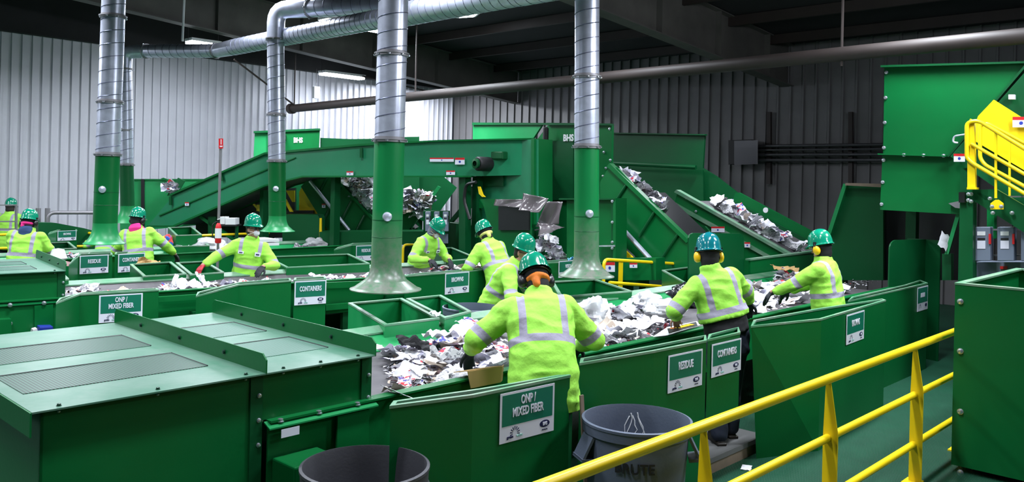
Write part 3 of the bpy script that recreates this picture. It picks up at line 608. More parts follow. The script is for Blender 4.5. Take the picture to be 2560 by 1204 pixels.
def duct(label, bell, Yb, r, rb, ygreen, yfl, top, topY=None, hb=.34, knob=True, dusty=False, pitch=.16):
    """vertical extraction duct: flared green bell mouth, green pipe, galvanised spiral pipe"""
    bx, by = bell; C0 = atY(bx, by, Yb); T = atY(top[0], top[1], topY or Yb); up = (T - C0).normalized()
    o = thing('extraction_duct', label, 'duct', C0)
    prof = [(rb, 0), (rb * 1.0, .008)] + [(r + (rb - r) * ((1 - x) ** 2.8 * .85 + .15 * (1 - x) ** 12), .008 + hb * x) for x in (.02, .06, .12, .2, .3, .4, .5, .6, .72, .85)] + [(r * 1.008, hb), (r * .97, hb), (r * .97, hb * .5), (rb * .9, .02), (rb - .004, 0)]
    MB().lathe(prof, C0, up, 40).build('bell_mouth', 'belldust' if dusty else 'greenf', o)
    def along(py): 
        a = onYline(C0, T, py); return a
    G = along(ygreen); 
    MB().tube([C0 + up * hb * .98, G], r, 32).build('green_pipe', 'belldust' if dusty else 'green', o)
    MB().lathe([(r * 1.0, 0), (r * 1.015, .004), (r, .008)], C0 + up * (hb + .22), up, 32).build('band', 'greend', o)
    MB().tube([G, T], r * .985, 32).build('galvanised_pipe', 'galv', o)
    helix(G, T, r * .985, pitch, .0055).build('spiral_seam', 'seam', o)
    flange(o, G, up, r)
    for y in yfl: flange(o, along(y), up, r)
    if knob:
        kc = C0 + up * (hb + .42) + Vector((r * .12, -r * .98, 0)); MB().lathe([(.001, -.02), (.035, -.02), (.045, 0), (.04, .025), (.012, .035), (.001, .035)], kc, (0.35, -1, 0), 16).build('damper_knob', 'galv', o)
        MB().lathe([(r * 1.003, 0), (r * 1.012, .0), (r * 1.012, .008), (r * 1.003, .008)], C0 + up * (hb + .38), up, 28).build('damper_ring', 'greend', o)
    return o, T, up
def onYline(C0, T, py):
    lo, hi = 0., 1.
    for _ in range(40):
        m_ = (lo + hi) / 2; p = C0.lerp(T, m_); 
        a = p.x / p.y; b = (p.z - CH) / p.y; yn = -a * SR + b * CR; y = CY - yn * FPX
        if y > py: lo = m_
        else: hi = m_
    return C0.lerp(T, (lo + hi) / 2)
duct('tall extraction duct nearest the camera with a dusty bell mouth', (964, 723), 7.9, .142, .335, 350, (136,), (985, -60), dusty=True, pitch=.155, hb=.27)
duct('extraction duct hanging above the yellow rail, right of the foreground duct', (1466, 690), 9.2, .137, .305, 366, (192,), (1468, -60), dusty=True, pitch=.155, hb=.27)
d1, T1, u1 = duct('leftmost extraction duct with glossy bell over the sign bins', (261, 609), 10.5, .142, .245, 386, (255, 42), (286, -40), pitch=.16, hb=.26)
# duct with elbow, joins the trunk
d3, T3, u3 = duct('extraction duct with an elbow at its top, beside the worker in the face mask', (694, 578), 13.0, .132, .262, 402, (287,), (689, 98), pitch=.17, hb=.24)
def bend(parent, pts, r, name='elbow', segs=5):
    P = rail_pts(pts, .55, segs); return MB().tube(P, r, 28).build(name, 'galv', parent)
flange(d3, T3, u3, .13)
J3 = atY(775, 22, 12.9); K3 = atY(1110, 8, 11.9); e1 = T3 + u3 * .45
bend(d3, [T3, Vector((T3.x, T3.y, J3.z)), J3], .135); flange(d3, J3, (K3 - J3), .13)
MB().tube([J3, K3], .13, 28).build('horizontal_pipe', 'galv', d3); helix(J3, K3, .13, .17, .0055).build('spiral_seam', 'seam', d3)
d2 = thing('trunk_duct', 'horizontal trunk duct rising toward the roof with a drop behind the leftmost duct', 'duct', atY(320, 556, 15.0))
r2 = .118; B2_ = atY(318, 556, 15.0); E2 = atY(313, 172, 15.0)
MB().lathe([(.25, 0)] + [(r2 + (.25 - r2) * (1 - math.sin(PI / 2 * k / 8)) ** 1.5, .3 * (k / 8)) for k in range(1, 9)], B2_, (0, 0, 1), 28).build('bell_mouth', 'greenf', d2)
G2 = atY(316, 411, 15.0); MB().tube([B2_ + Vector((0, 0, .29)), G2], r2, 24).build('green_pipe', 'greend', d2)
MB().tube([G2, E2], r2, 24).build('galvanised_pipe', 'galv', d2); helix(G2, E2, r2, .17, .0055).build('spiral_seam', 'seam', d2)
flange(d2, G2, (0, 0, 1), r2, bolts=6); flange(d2, atY(313, 325, 15.0), (0, 0, 1), r2, bolts=6); flange(d2, E2, (0, 0, 1), r2, bolts=6)
T0 = atY(366, 128, 15.0); zt = T0.z
tr = [T0, atY(540, 127, 14.3), atZ(690, 97, zt), atZ(1000, 38, zt), atZ(1300, -20, zt)]
MB().tube(rail_pts([E2, Vector((E2.x, E2.y, zt - .02)), T0], .45, 6), r2 * 1.02, 24).build('elbow', 'galv', d2)
flange(d2, T0, tr[1] - tr[0], r2, bolts=6)
MB().tube(tr[:2], r2, 24).build('galvanised_pipe', 'galv', d2); helix(tr[0], tr[1], r2, .17, .005).build('spiral_seam', 'seam', d2)
flange(d2, tr[1], tr[1] - tr[0], r2, bolts=6)
MB().tube([tr[1], tr[1].lerp(tr[2], .35)], .13, 24, rr=[r2, .135]).build('reducer', 'galv', d2); a_ = tr[1].lerp(tr[2], .3)
MB().tube([a_, tr[2], tr[3]], .135, 24).build('galvanised_pipe', 'galv', d2); helix(a_, tr[2], .135, .12, .005).build('spiral_seam', 'seam', d2); helix(tr[2], tr[3], .135, .12, .005).build('spiral_seam', 'seam', d2)
MB().tube([tr[3], tr[4]], .15, 24, rr=[.16, .16]).build('galvanised_pipe', 'galv', d2); MB().tube([tr[4], tr[4] - F1.v * 9], .165, 24).build('galvanised_pipe', 'galv', d2); helix(tr[4], tr[4] - F1.v * 9, .165, .16, .005).build('spiral_seam', 'seam', d2); helix(tr[3], tr[4], .16, .14, .005).build('spiral_seam', 'seam', d2)
# ================================================================ back machinery
# long overhead conveyor
pl = AB(1335, 15.0, 400, 17.6)
o = thing('overhead_conveyor', 'long dark green overhead conveyor rising from the far left to the centre machine', 'conveyor', base_of([(1330, 437), (400, 560)], pl) * Vector((1, 1, 0)))
slab(o, 'side_panel', [(368, 566), (436, 566), (665, 464), (760, 440), (1182, 440), (1335, 437), (1335, 348), (1100, 353), (900, 364), (700, 382), (665, 385), (432, 489)], pl, .05, 'greenm')
slab(o, 'top_flange', [(428, 490), (665, 386), (700, 383), (900, 365), (1100, 354), (1335, 349), (1335, 345), (1100, 350), (900, 360), (665, 381), (428, 485)], pl, .12, 'green', off=-.06)
slab(o, 'bottom_flange', [(372, 568), (436, 568), (665, 466), (760, 443), (1182, 443), (1182, 439), (760, 439), (665, 462), (436, 563), (372, 563)], pl, .12, 'green', off=-.06)
slab(o, 'seam_angle', [(400, 540), (665, 426), (740, 395), (740, 393), (665, 423), (400, 537)], pl, .03, 'green', off=-.03)
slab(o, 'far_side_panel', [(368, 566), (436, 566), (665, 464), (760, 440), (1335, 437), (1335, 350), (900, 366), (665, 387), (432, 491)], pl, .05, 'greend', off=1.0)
slab(o, 'belt_pan', [(368, 560), (436, 562), (665, 460), (760, 436), (1335, 433), (1335, 420), (760, 424), (665, 446), (430, 545)], pl, .95, 'belt', off=.05)
slab(o, 'joint_plate', [(903, 394), (909, 394), (909, 370), (903, 370)], pl, .03, 'greend', off=-.06)
slab(o, 'joint_plate', [(556, 452), (562, 450), (558, 432), (552, 434)], pl, .03, 'greend', off=-.06)
slab(o, 'joint_plate', [(429, 512), (434, 512), (434, 490), (429, 492)], pl, .04, 'greend', off=-.08)
for x, y in ((640, 475), (1180, 440), (820, 441)): leg_to_floor(o, x, y, pl, .14, off=.3)
for x in (1192, 1150): pass
A_, B_ = pl[1], pl[2]; n_ = plane_n(pl)
decal(o, A_ - n_ * .03, B_ - n_ * .03, 1075, 1135, 394, 404); decal(o, A_ - n_ * .03, B_ - n_ * .03, 1138, 1162, 394, 411); decal(o, A_ - n_ * .03, B_ - n_ * .03, 867, 884, 428, 438)
decal(o, A_ - n_ * .03, B_ - n_ * .03, 1116, 1138, 426, 437); decal(o, A_ - n_ * .03, B_ - n_ * .03, 463, 473, 505, 514)
# head box with motor
pc = ('s', 11.0)
hb_ = thing('head_box', 'dark green box with a drive motor at the end of the overhead conveyor', 'machine', base_of([(1260, 500)], pc) * Vector((1, 1, 0)))
slab(hb_, 'front_panel', [(1185, 560), (1338, 560), (1338, 348), (1185, 352)], pc, .04, 'greenm', off=.05)
slab(hb_, 'bright_edge', [(1328, 600), (1335, 600), (1335, 346), (1328, 346)], pc, .5, 'green')
slab(hb_, 'access_plate', [(1205, 465), (1258, 465), (1258, 352), (1205, 353)], pc, .02, 'greend', off=.0)
slab(hb_, 'side_panel', [(1185, 560), (1190, 560), (1190, 352), (1185, 352)], pc, .9, 'greend', off=.05)
mc = atS(1222, 410, 10.8); mt = MB().lathe([(.001, 0), (.11, 0), (.13, .03), (.13, .3), (.11, .33), (.001, .33)], mc - F1.u * .3, F1.u, 24).build('drive_motor', 'dark', hb_)
MB().lathe([(.05, 0), (.09, .01), (.09, .05), (.05, .06)], mc - F1.u * .36, F1.u, 20).build('fan_cover', 'greend', mt)
slab(hb_, 'gear_box', [(1192, 430), (1214, 430), (1214, 404), (1192, 404)], ('s', 10.8), .25, 'greend', bevel=.02)
slab(hb_, 'terminal_box', [(1226, 398), (1256, 398), (1256, 378), (1226, 378)], ('s', 10.8), .2, 'greend', bevel=.02)
leg_to_floor(hb_, 1195, 560, pc, .2); leg_to_floor(hb_, 1330, 560, pc, .2)
# shoulder below the box
sh = thing('screen_support', 'dark green slanted support frame behind the worker with the yellow cloth', 'machine', base_of([(1150, 600)], ('s', 10.6)) * Vector((1, 1, 0)))
slab(sh, 'post', [(1147, 640), (1163, 640), (1163, 440), (1147, 440)], ('s', 10.6), .15, 'greend')
slab(sh, 'slanted_plate', [(1240, 640), (1325, 640), (1325, 497), (1200, 497), (1208, 510)], ('s', 10.7), .05, 'green')
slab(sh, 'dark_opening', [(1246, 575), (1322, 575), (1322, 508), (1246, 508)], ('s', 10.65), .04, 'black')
slab(sh, 'bright_gusset', [(1171, 520), (1171, 480), (1178, 466), (1212, 520)], ('s', 10.9), .04, 'green')
slab(sh, 'lower_box', [(1096, 650), (1240, 640), (1240, 570), (1120, 556), (1096, 556)], ('s', 10.9), .6, 'greend')
slab(sh, 'lower_box', [(1240, 640), (1325, 640), (1325, 570), (1240, 570)], ('s', 10.9), .6, 'greend')
slab(sh, 'yellow_bracket', [(1194, 466), (1199, 466), (1206, 486), (1212, 492), (1205, 492), (1197, 484)], ('s', 10.6), .03, 'yellow')
MB().tube(rail_pts([atS(1175, 548, 10.5), atS(1160, 500, 10.5), atS(1165, 460, 10.5), atS(1190, 455, 10.5)], .1), .03, 8).build('hose', 'black', sh)
slab(sh, 'brace', [(1115, 560), (1125, 560), (1205, 470), (1195, 466)], ('s', 11.2), .06, 'greend')
# hooper of the centre machine: BHS boxes
pb = ('s', 12.2)
ctr = thing('screen_machine', 'tall green centre machine with white BHS letters behind the second duct', 'machine', base_of([(1430, 500)], pb) * Vector((1, 1, 0)))
slab(ctr, 'upper_panel', [(1340, 352), (1372, 310), (1530, 311), (1528, 413), (1503, 455), (1503, 640), (1340, 640)], pb, .06, 'green')
slab(ctr, 'top_flange', [(1372, 313), (1530, 314), (1530, 309), (1372, 307)], pb, .12, 'greend', off=-.06)
slab(ctr, 'inner_dark_panel', [(1340, 500), (1440, 500), (1440, 352), (1340, 352)], pb, .04, 'greend', off=-.08)
slab(ctr, 'bright_wing', [(1182, 350), (1330, 350), (1355, 312), (1182, 309)], ('s', 12.6), .05, 'greenf')
slab(ctr, 'wing_flange', [(1180, 312), (1372, 312), (1372, 307), (1180, 306)], ('s', 12.55), .1, 'greend')
A_, B_ = atS(1340, 400, 12.1), atS(1530, 400, 12.1)
xd = -F1.v
lettering(ctr, 'BHS', .17, onAB(1421, 345, A_, B_), xd, Vector((0, 0, 1)), -F1.u, 'white', sx=.85, bold=.04)
MB().lathe([(.001, 0), (.055, 0), (.055, .24), (.03, .26), (.001, .26)], atS(1364, 352, 12.0), (0, 0, 1), 16).build('air_filter', 'dark', ctr)
for x, y in ((1524, 322), (1526, 400), (1515, 420), (1508, 440), (1510, 380)): bolt(ctr, atS(x, y, 12.19), -F1.u, .02)
leg_to_floor(ctr, 1345, 620, pb, .2, off=.2); leg_to_floor(ctr, 1500, 620, pb, .2, off=.2)
# lower green box with door frame
pd = ('s', 10.9)
lb_ = thing('discharge_box', 'green box with bolted corner angles behind the second duct', 'machine', base_of([(1470, 640)], pd) * Vector((1, 1, 0)))
slab(lb_, 'panel', [(1412, 650), (1540, 650), (1540, 497), (1412, 497)], pd, .05, 'green', off=.05)
slab(lb_, 'corner_angle', [(1528, 650), (1534, 650), (1534, 497), (1528, 497)], pd, .04, 'greend', off=.0)
slab(lb_, 'edge', [(1534, 650), (1541, 650), (1541, 495), (1534, 495)], pd, .3, 'green', off=-.02)
slab(lb_, 'top_edge', [(1400, 499), (1540, 499), (1540, 495), (1400, 495)], pd, .3, 'greend', off=-.03)
slab(lb_, 'shelf_edge', [(1500, 616), (1540, 616), (1540, 612), (1500, 613)], pd, .06, 'galv', off=-.04)
slab(lb_, 'base', [(1400, 700), (1541, 700), (1541, 650), (1400, 650)], pd, .5, 'greend', off=.02)
for y in (503, 555, 605, 620): bolt(lb_, atS(1531, y, 10.88), -F1.u, .02)
# hanging vinyl film sheets
def film(label, pts, pl, wave, bend, curl):
    """a limp vinyl sheet: pts = four corners (top-left, top-right, bottom-right, bottom-left), folded by waves, its foot curled outward"""
    n = plane_n(pl); c = [plane_pt(*q, pl) for q in pts]; N = 14; P = []
    for i in range(N):
        v = i / (N - 1)
        for j in range(N):
            u = j / (N - 1); a = c[0].lerp(c[1], u); b = c[3].lerp(c[2], u); p = a.lerp(b, v)
            P.append(p - n * (wave * math.sin(u * 7 + v * 2.5) * (.3 + v) + bend * v ** 2) + Vector((0, 0, curl * max(v - .6, 0) ** 2 * 4)))
    o = MB().add(P, [(i * N + j, i * N + j + 1, (i + 1) * N + j + 1, (i + 1) * N + j) for i in range(N - 1) for j in range(N - 1)], True).build('vinyl_sheet', 'film')
    so = o.modifiers.new('t', 'SOLIDIFY'); so.thickness = .005; return tag(o, label, 'plastic sheet')
film('scuffed vinyl curtain sheet hanging along the dark opening left of the paper drop', [(1238, 498), (1318, 498), (1318, 520), (1242, 514)], ('s', 10.6), .03, .05, .0)
film('curled vinyl curtain sheet folded forward over the paper drop', [(1308, 482), (1372, 496), (1362, 536), (1316, 530)], ('s', 10.5), .06, .15, .05)
film('vinyl flap hanging behind the paper drop', [(1366, 503), (1408, 504), (1402, 560), (1350, 566)], ('s', 10.6), .05, .05, .0)
film('long vinyl flap bent outward and pointing at the second duct', [(1342, 556), (1380, 560), (1436, 570), (1372, 592)], ('s', 10.4), .03, .25, .03)
# incline conveyor 1 (steep, right of centre)
pi_ = ('s', 11.6)
i1 = thing('incline_conveyor', 'steep bright green incline conveyor with braced side panels, right of the second duct', 'conveyor', base_of([(1600, 690)], pi_) * Vector((1, 1, 0)))
slab(i1, 'side_panel', [(1500, 455), (1525, 413), (1545, 420), (1640, 520), (1722, 600), (1722, 700), (1650, 700), (1500, 556)], pi_, .05, 'green')
slab(i1, 'top_flange', [(1528, 408), (1726, 600), (1720, 607), (1521, 416)], pi_, .12, 'green', off=-.05)
for a, b in (((1572, 455), (1530, 520)), ((1643, 522), (1600, 590)), ((1700, 580), (1655, 648))): rod(i1, 'rib', a, b, pi_, .025, 'greend', off=-.02)
rod(i1, 'strut_rod', (1541, 540), (1680, 690), pi_, .04, 'galv', off=-.15)
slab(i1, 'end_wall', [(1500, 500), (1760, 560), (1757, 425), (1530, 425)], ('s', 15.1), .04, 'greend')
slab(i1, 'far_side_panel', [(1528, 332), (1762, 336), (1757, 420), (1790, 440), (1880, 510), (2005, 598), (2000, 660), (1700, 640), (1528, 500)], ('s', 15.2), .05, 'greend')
slab(i1, 'far_flange', [(1528, 334), (1762, 338), (1762, 335), (1528, 331)], ('s', 15.1), .1, 'greend')
rod(i1, 'cross_pipe', (1530, 407), (1740, 418), ('s', 14.9), .045, 'greend')
slab(i1, 'belt', [(1540, 490), (1695, 640), (1710, 640), (1550, 480)], pi_, 1.3, 'black', off=.08)  # black in place of belt rubber, painting in the shade of the interior
slab(i1, 'yellow_guard', [(1540, 700), (1640, 700), (1555, 618), (1540, 616)], ('s', 11.3), .04, 'yellow')
slab(i1, 'foot_box', [(1556, 700), (1640, 700), (1640, 645), (1556, 645)], ('s', 11.0), .25, 'green')
decal(i1, atS(1556, 650, 10.95), atS(1640, 650, 10.95), 1575, 1594, 657, 669)
decal(lb_, atS(1500, 650, 10.7), atS(1560, 650, 10.7), 1513, 1538, 655, 679)
leg_to_floor(i1, 1560, 690, pi_, .15); leg_to_floor(i1, 1700, 690, pi_, .15)
# incline conveyor 2
pj = ('s', 13.4)
i2 = thing('incline_conveyor', 'gently sloping incline conveyor dropping paper onto the near belt', 'conveyor', base_of([(1800, 690)], pj) * Vector((1, 1, 0)))
slab(i2, 'side_panel', [(1694, 480), (1712, 487), (1990, 643), (1875, 660), (1672, 560), (1686, 505)], pj, .05, 'green')
slab(i2, 'top_flange', [(1696, 474), (2000, 646), (1994, 650), (1690, 480)], pj, .14, 'rimdust', off=-.07)
slab(i2, 'mid_flange', [(1686, 504), (1936, 644), (1926, 646), (1680, 510)], pj, .1, 'rimdust', off=-.08)
slab(i2, 'lower_panel', [(1684, 510), (1930, 645), (1900, 700), (1690, 690), (1668, 575)], pj, .04, 'green', off=-.02)
slab(i2, 'belt', [(1720, 510), (1985, 658), (2005, 650), (1740, 502)], pj, 1.15, 'belt', off=.06)
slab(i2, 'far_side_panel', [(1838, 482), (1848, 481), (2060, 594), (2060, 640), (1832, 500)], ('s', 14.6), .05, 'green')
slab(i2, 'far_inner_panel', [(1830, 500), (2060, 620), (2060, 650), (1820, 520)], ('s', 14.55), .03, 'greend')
mc = atS(1693, 538, 13.1); MB().lathe([(.001, 0), (.06, 0), (.09, .03), (.13, .04), (.13, .12), (.001, .12)], mc - F1.u * .1, F1.u, 18).build('bearing_housing', 'greend', i2)
for x, y in ((1749, 508), (1740, 528), (1716, 494)): bolt(i2, atS(x, y, 13.37), -F1.u, .02)
slab(i2, 'side_hatch', [(1700, 575), (1762, 565), (1775, 580), (1722, 595), (1722, 640), (1700, 640)], ('s', 13.2), .05, 'greend')
decal(i2, atS(1700, 600, 13.3), atS(1900, 600, 13.3), 1779, 1812, 566, 580); decal(i2, atS(1700, 600, 13.3), atS(1900, 600, 13.3), 1862, 1876, 605, 618)
MB().lathe([(.001, 0), (.05, 0), (.05, .02), (.001, .02)], atS(1915, 525, 14.5), -F1.u, 16).build('sight_disc', 'white', i2)
leg_to_floor(i2, 1720, 690, pj, .15); leg_to_floor(i2, 1890, 690, pj, .15)
# drop chute and dark panel at the right end
dp = thing('drop_chute', 'dark green drop chute with a pale slanted edge at the end of the near belt', 'chute', atS(2140, 700, 13.0) * Vector((1, 1, 0)))
slab(dp, 'side_panel', [(2066, 640), (2110, 459), (2208, 462), (2208, 700), (2066, 700)], ('s', 13.0), .06, 'greend')
slab(dp, 'pale_edge', [(2065, 590), (2075, 590), (2118, 459), (2108, 459)], ('s', 12.9), .1, 'greenf')
slab(dp, 'rubber_flap', [(2112, 463), (2206, 468), (2206, 459), (2114, 457)], ('s', 12.85), .08, 'wood')
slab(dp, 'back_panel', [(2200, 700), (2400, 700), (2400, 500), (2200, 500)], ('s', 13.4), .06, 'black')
slab(dp, 'slanted_bar', [(2361, 635), (2371, 635), (2403, 525), (2393, 525)], ('s', 11.75), .06, 'greenf', label='pale green slanted bar')
slab(dp, 'shelf_flap', [(2371, 508), (2403, 501), (2403, 521), (2388, 519)], ('s', 11.6), .2, 'galvd')
slab(dp, 'bar_foot', [(2355, 700), (2378, 700), (2378, 634), (2355, 634)], ('s', 11.9), .1, 'greend')
leg_to_floor(dp, 2100, 700, ('s', 13.0), .12)
# big hood on the right
pr = ('s', 11.7)
rh = thing('discharge_hood', 'huge bright green discharge hood high on the right', 'machine hood', atS(2300, 600, 11.9) * Vector((1, 1, 0)))
slab(rh, 'upper_panel', [(2208, 385), (2372, 389), (2572, 158), (2211, 166)], pr, .04, 'green')
slab(rh, 'top_flange', [(2208, 170), (2572, 160), (2572, 155), (2208, 165)], pr, .14, 'greend', off=-.1)
slab(rh, 'mid_flange', [(2202, 387), (2372, 392), (2372, 389), (2202, 384)], pr, .14, 'green', off=-.12)
slab(rh, 'lower_panel', [(2200, 524), (2412, 536), (2417, 402), (2372, 390), (2206, 387)], pr, .04, 'green')
slab(rh, 'left_side_panel', [(2200, 524), (2206, 524), (2214, 166), (2210, 166)], pr, 1.2, 'greend', off=.04)
slab(rh, 'slanted_flange', [(2372, 392), (2378, 392), (2576, 160), (2570, 158)], pr, .14, 'greend', off=-.08)
for x, y in ((2216, 181), (2214, 244), (2212, 306), (2210, 369), (2209, 400), (2207, 455), (2204, 510), (2260, 387), (2309, 388), (2359, 389)): bolt(rh, atS(x, y, 11.69), -F1.u, .02)
leg_to_floor(rh, 2212, 524, pr, .14, off=1.1)
cl = thing('incline_feeder', 'dark green incline with a yellow guard plate running down beside the hood', 'conveyor', atS(2480, 600, 11.2) * Vector((1, 1, 0)))
slab(cl, 'side_panel', [(2376, 390), (2580, 160), (2660, 160), (2660, 560), (2420, 420)], ('s', 11.45), .05, 'greend')
slab(cl, 'yellow_guard', [(2445, 290), (2484, 249), (2620, 335), (2620, 470), (2560, 425), (2425, 345)], ('s', 11.3), .05, 'yellow')
slab(cl, 'stringer', [(2376, 391), (2394, 378), (2620, 530), (2620, 560)], ('s', 11.2), .06, 'greend')
decal(cl, atS(2380, 400, 11.15), atS(2560, 400, 11.15), 2385, 2413, 384, 404); decal(cl, atS(2500, 300, 11.25), atS(2600, 300, 11.25), 2532, 2575, 292, 318)
MB().tube(rail_pts([atS(2412, 336, 11.1), atS(2385, 340, 11.1), atS(2382, 355, 11.1), atS(2395, 357, 11.1)], .05), .012, 8).build('cable_loop', 'galv', cl)
slab(cl, 'terminal_block', [(2521, 248), (2537, 248), (2537, 236), (2521, 236)], ('s', 11.35), .05, 'white')
leg_to_floor(cl, 2415, 420, ('s', 11.45), .14)
# stair with yellow rails
st = thing('steel_stair', 'green steel stair descending beneath the yellow handrail', 'stair', atS(2450, 700, 10.2) * Vector((1, 1, 0)))
ps = ('s', 10.3)
slab(st, 'landing_beam', [(2405, 500), (2470, 500), (2470, 474), (2405, 472)], ps, .1, 'greend')
slab(st, 'stringer', [(2432, 475), (2490, 472), (2640, 560), (2640, 640), (2575, 590), (2432, 500)], ps, .05, 'greend')
slab(st, 'column', [(2401, 710), (2432, 710), (2432, 506), (2401, 506)], ps, .15, 'greend')
slab(st, 'back_column', [(2436, 600), (2455, 600), (2455, 505), (2436, 505)], ps, .1, 'green', off=.5)
slab(st, 'gusset', [(2400, 506), (2415, 506), (2415, 480), (2400, 480)], ps, .1, 'black', off=-.05)
for k, (x, y) in enumerate(((2495, 489), (2542, 525), (2590, 560))): slab(st, 'tread', [(x, y + 4), (x + 22, y + 4), (x + 22, y), (x, y)], ps, .8, 'galvd', off=.05)
for x, y in ((2421, 485), (2428, 485), (2421, 500), (2428, 503), (2475, 496), (2482, 532), (2530, 532)): bolt(st, atS(x, y, 10.27), -F1.u, .018)
hr = thing('yellow_handrail', 'yellow tubular handrail with rounded ends on the stair', 'railing', atS(2425, 480, 10.2))
ph = ('s', 10.15)
def tubepx(parent, name, pts, pl, r, m='yellow', rad=.12):
    return MB().tube(rail_pts([plane_pt(x, y, pl) for x, y in pts], rad), r, 10).build(name, m, parent)
slab(hr, 'post', [(2417, 472), (2437, 472), (2434, 305), (2424, 296), (2417, 310)], ph, .06, 'yellow', off=.02)
slab(hr, 'foot_plate', [(2417, 473), (2441, 473), (2441, 468), (2417, 468)], ph, .1, 'yellow')
tubepx(hr, 'front_rail', [(2640, 420), (2446, 301), (2417, 306), (2417, 395), (2432, 408), (2640, 530)], ph, .022, rad=.2)
tubepx(hr, 'back_rail', [(2640, 400), (2470, 308), (2450, 312), (2450, 395), (2462, 412), (2640, 508)], ('s', 10.9), .022, rad=.2)
tubepx(hr, 'mid_rail', [(2428, 359), (2640, 480)], ph, .02)
for x, y0, y1 in ((2489, 330, 495), (2600, 400, 560)): slab(hr, 'baluster', [(x - 3, y1), (x + 3, y1), (x + 3, y0), (x - 3, y0)], ph, .02, 'yellow')
slab(hr, 'baluster', [(2521, 495), (2526, 495), (2526, 340), (2521, 340)], ('s', 10.9), .02, 'yellow')
slab(hr, 'base_plate', [(2476, 523), (2508, 523), (2508, 508), (2496, 499), (2488, 499), (2476, 508)], ph, .02, 'yellow')
for x in (2480, 2503): bolt(hr, atS(x, 516, 10.13), -F1.u, .018)
# disconnect switches
def switch(label, x0, x1, y0, y1, pl, group):
    o = thing('disconnect_switch', label, 'electrical box', plane_pt((x0 + x1) / 2, y1, pl), group=group); n = plane_n(pl)
    slab(o, 'enclosure', [(x0, y1), (x1, y1), (x1, y0), (x0, y0)], pl, .12, 'greyp', bevel=.008)
    h = y1 - y0; w = x1 - x0
    slab(o, 'label_plate', [(x0 + w * .2, y0 + h * .25), (x1 - w * .3, y0 + h * .25), (x1 - w * .3, y0 + h * .13), (x0 + w * .2, y0 + h * .13)], pl, .004, 'white', off=-.006)
    slab(o, 'label_plate', [(x0 + w * .2, y0 + h * .64), (x1 - w * .3, y0 + h * .64), (x1 - w * .3, y0 + h * .4), (x0 + w * .2, y0 + h * .4)], pl, .004, 'signw', off=-.006)
    slab(o, 'window', [(x0 + w * .22, y0 + h * .39), (x1 - w * .32, y0 + h * .39), (x1 - w * .32, y0 + h * .32), (x0 + w * .22, y0 + h * .32)], pl, .004, 'dark', off=-.006)
    slab(o, 'lever', [(x1 - w * .08, y0 + h * .5), (x1 + w * .05, y0 + h * .5), (x1 + w * .05, y0 + h * .2), (x1 - w * .08, y0 + h * .2)], pl, .03, 'red' if w > 20 else 'dark', off=-.02)
for k, (x0, x1) in enumerate(((2435, 2476), (2493, 2535), (2552, 2594))): switch('grey disconnect switch beside the stair column, %s' % ('nearest the column', 'middle of the row', 'at the picture edge')[k], x0, x1, 567, 652, ('s', 10.4), 'disconnect switches under the stair')
for k, (x0, x1) in enumerate(((1063, 1076), (1085, 1098), (1107, 1121))): switch('small grey disconnect switch behind the hooded worker, %s' % ('leftmost', 'middle', 'rightmost')[k], x0, x1, 529, 578, AB(1060, 15.6, 1125, 15.6), 'disconnect switches behind the hooded worker')
gb = thing('switch_backboard', 'strut frame with grey cabinet under the switches by the stair', 'electrical box', atS(2500, 700, 10.6) * Vector((1, 1, 0)))
slab(gb, 'cabinet', [(2436, 760), (2640, 760), (2640, 655), (2436, 655)], ('s', 10.6), .35, 'greyp')
slab(gb, 'strut', [(2436, 576), (2640, 576), (2640, 572), (2436, 572)], ('s', 10.55), .04, 'galvd'); slab(gb, 'strut', [(2436, 640), (2640, 640), (2640, 636), (2436, 636)], ('s', 10.55), .04, 'galvd')
slab(gb, 'red_plate', [(2500, 672), (2518, 672), (2518, 665), (2500, 665)], ('s', 10.58), .01, 'red')
gb2 = thing('switch_backboard', 'grey cabinet and post behind the hooded worker', 'electrical box', atY(1095, 600, 15.7) * Vector((1, 1, 0)))
pq = AB(1060, 15.75, 1125, 15.75)
slab(gb2, 'cabinet', [(1098, 608), (1120, 608), (1120, 585), (1098, 585)], pq, .15, 'greyp'); slab(gb2, 'backboard', [(1056, 650), (1123, 650), (1123, 527), (1056, 527)], pq, .05, 'greend', off=.15)
leg_to_floor(gb2, 1062, 640, pq, .1, off=.3)
# ---- left-centre machines
px_ = AB(640, 18.2, 1130, 18.6)
lc = thing('rear_screen', 'rear green screen machine with small BHS letters above the overhead conveyor', 'machine', atY(740, 500, 18.7) * Vector((1, 1, 0)))
slab(lc, 'bright_end', [(634, 395), (634, 385), (637, 330), (668, 329), (668, 395)], px_, .05, 'greenf')
slab(lc, 'lettered_panel', [(668, 400), (796, 400), (800, 323), (668, 328)], px_, .05, 'green', off=-.03)
slab(lc, 'top_flange', [(636, 333), (801, 326), (801, 321), (636, 328)], px_, .12, 'greend', off=-.08)
slab(lc, 'dark_panel', [(800, 400), (1048, 400), (1048, 341), (1004, 342), (1004, 345), (876, 347), (800, 344)], px_, .05, 'greend', off=.05)
slab(lc, 'body', [(640, 540), (1048, 540), (1048, 390), (640, 390)], px_, .6, 'greend', off=.2)
slab(lc, 'end_bracket', [(711, 350), (717, 350), (717, 338), (711, 338)], px_, .2, 'black', off=-.25)
lettering(lc, 'BHS', .15, onAB(746, 351, px_[1], px_[2]) - plane_n(px_) * .04, (px_[2] - px_[1]).normalized(), Vector((0, 0, 1)), -plane_n(px_), 'white', sx=.75, bold=.04)
leg_to_floor(lc, 660, 540, px_, .2, off=.5); leg_to_floor(lc, 1040, 540, px_, .2, off=.5)
wl = thing('bunker_side', 'mid-green bunker wall panels in front of the white cladding', 'panel', atY(400, 600, 18.9) * Vector((1, 1, 0)))
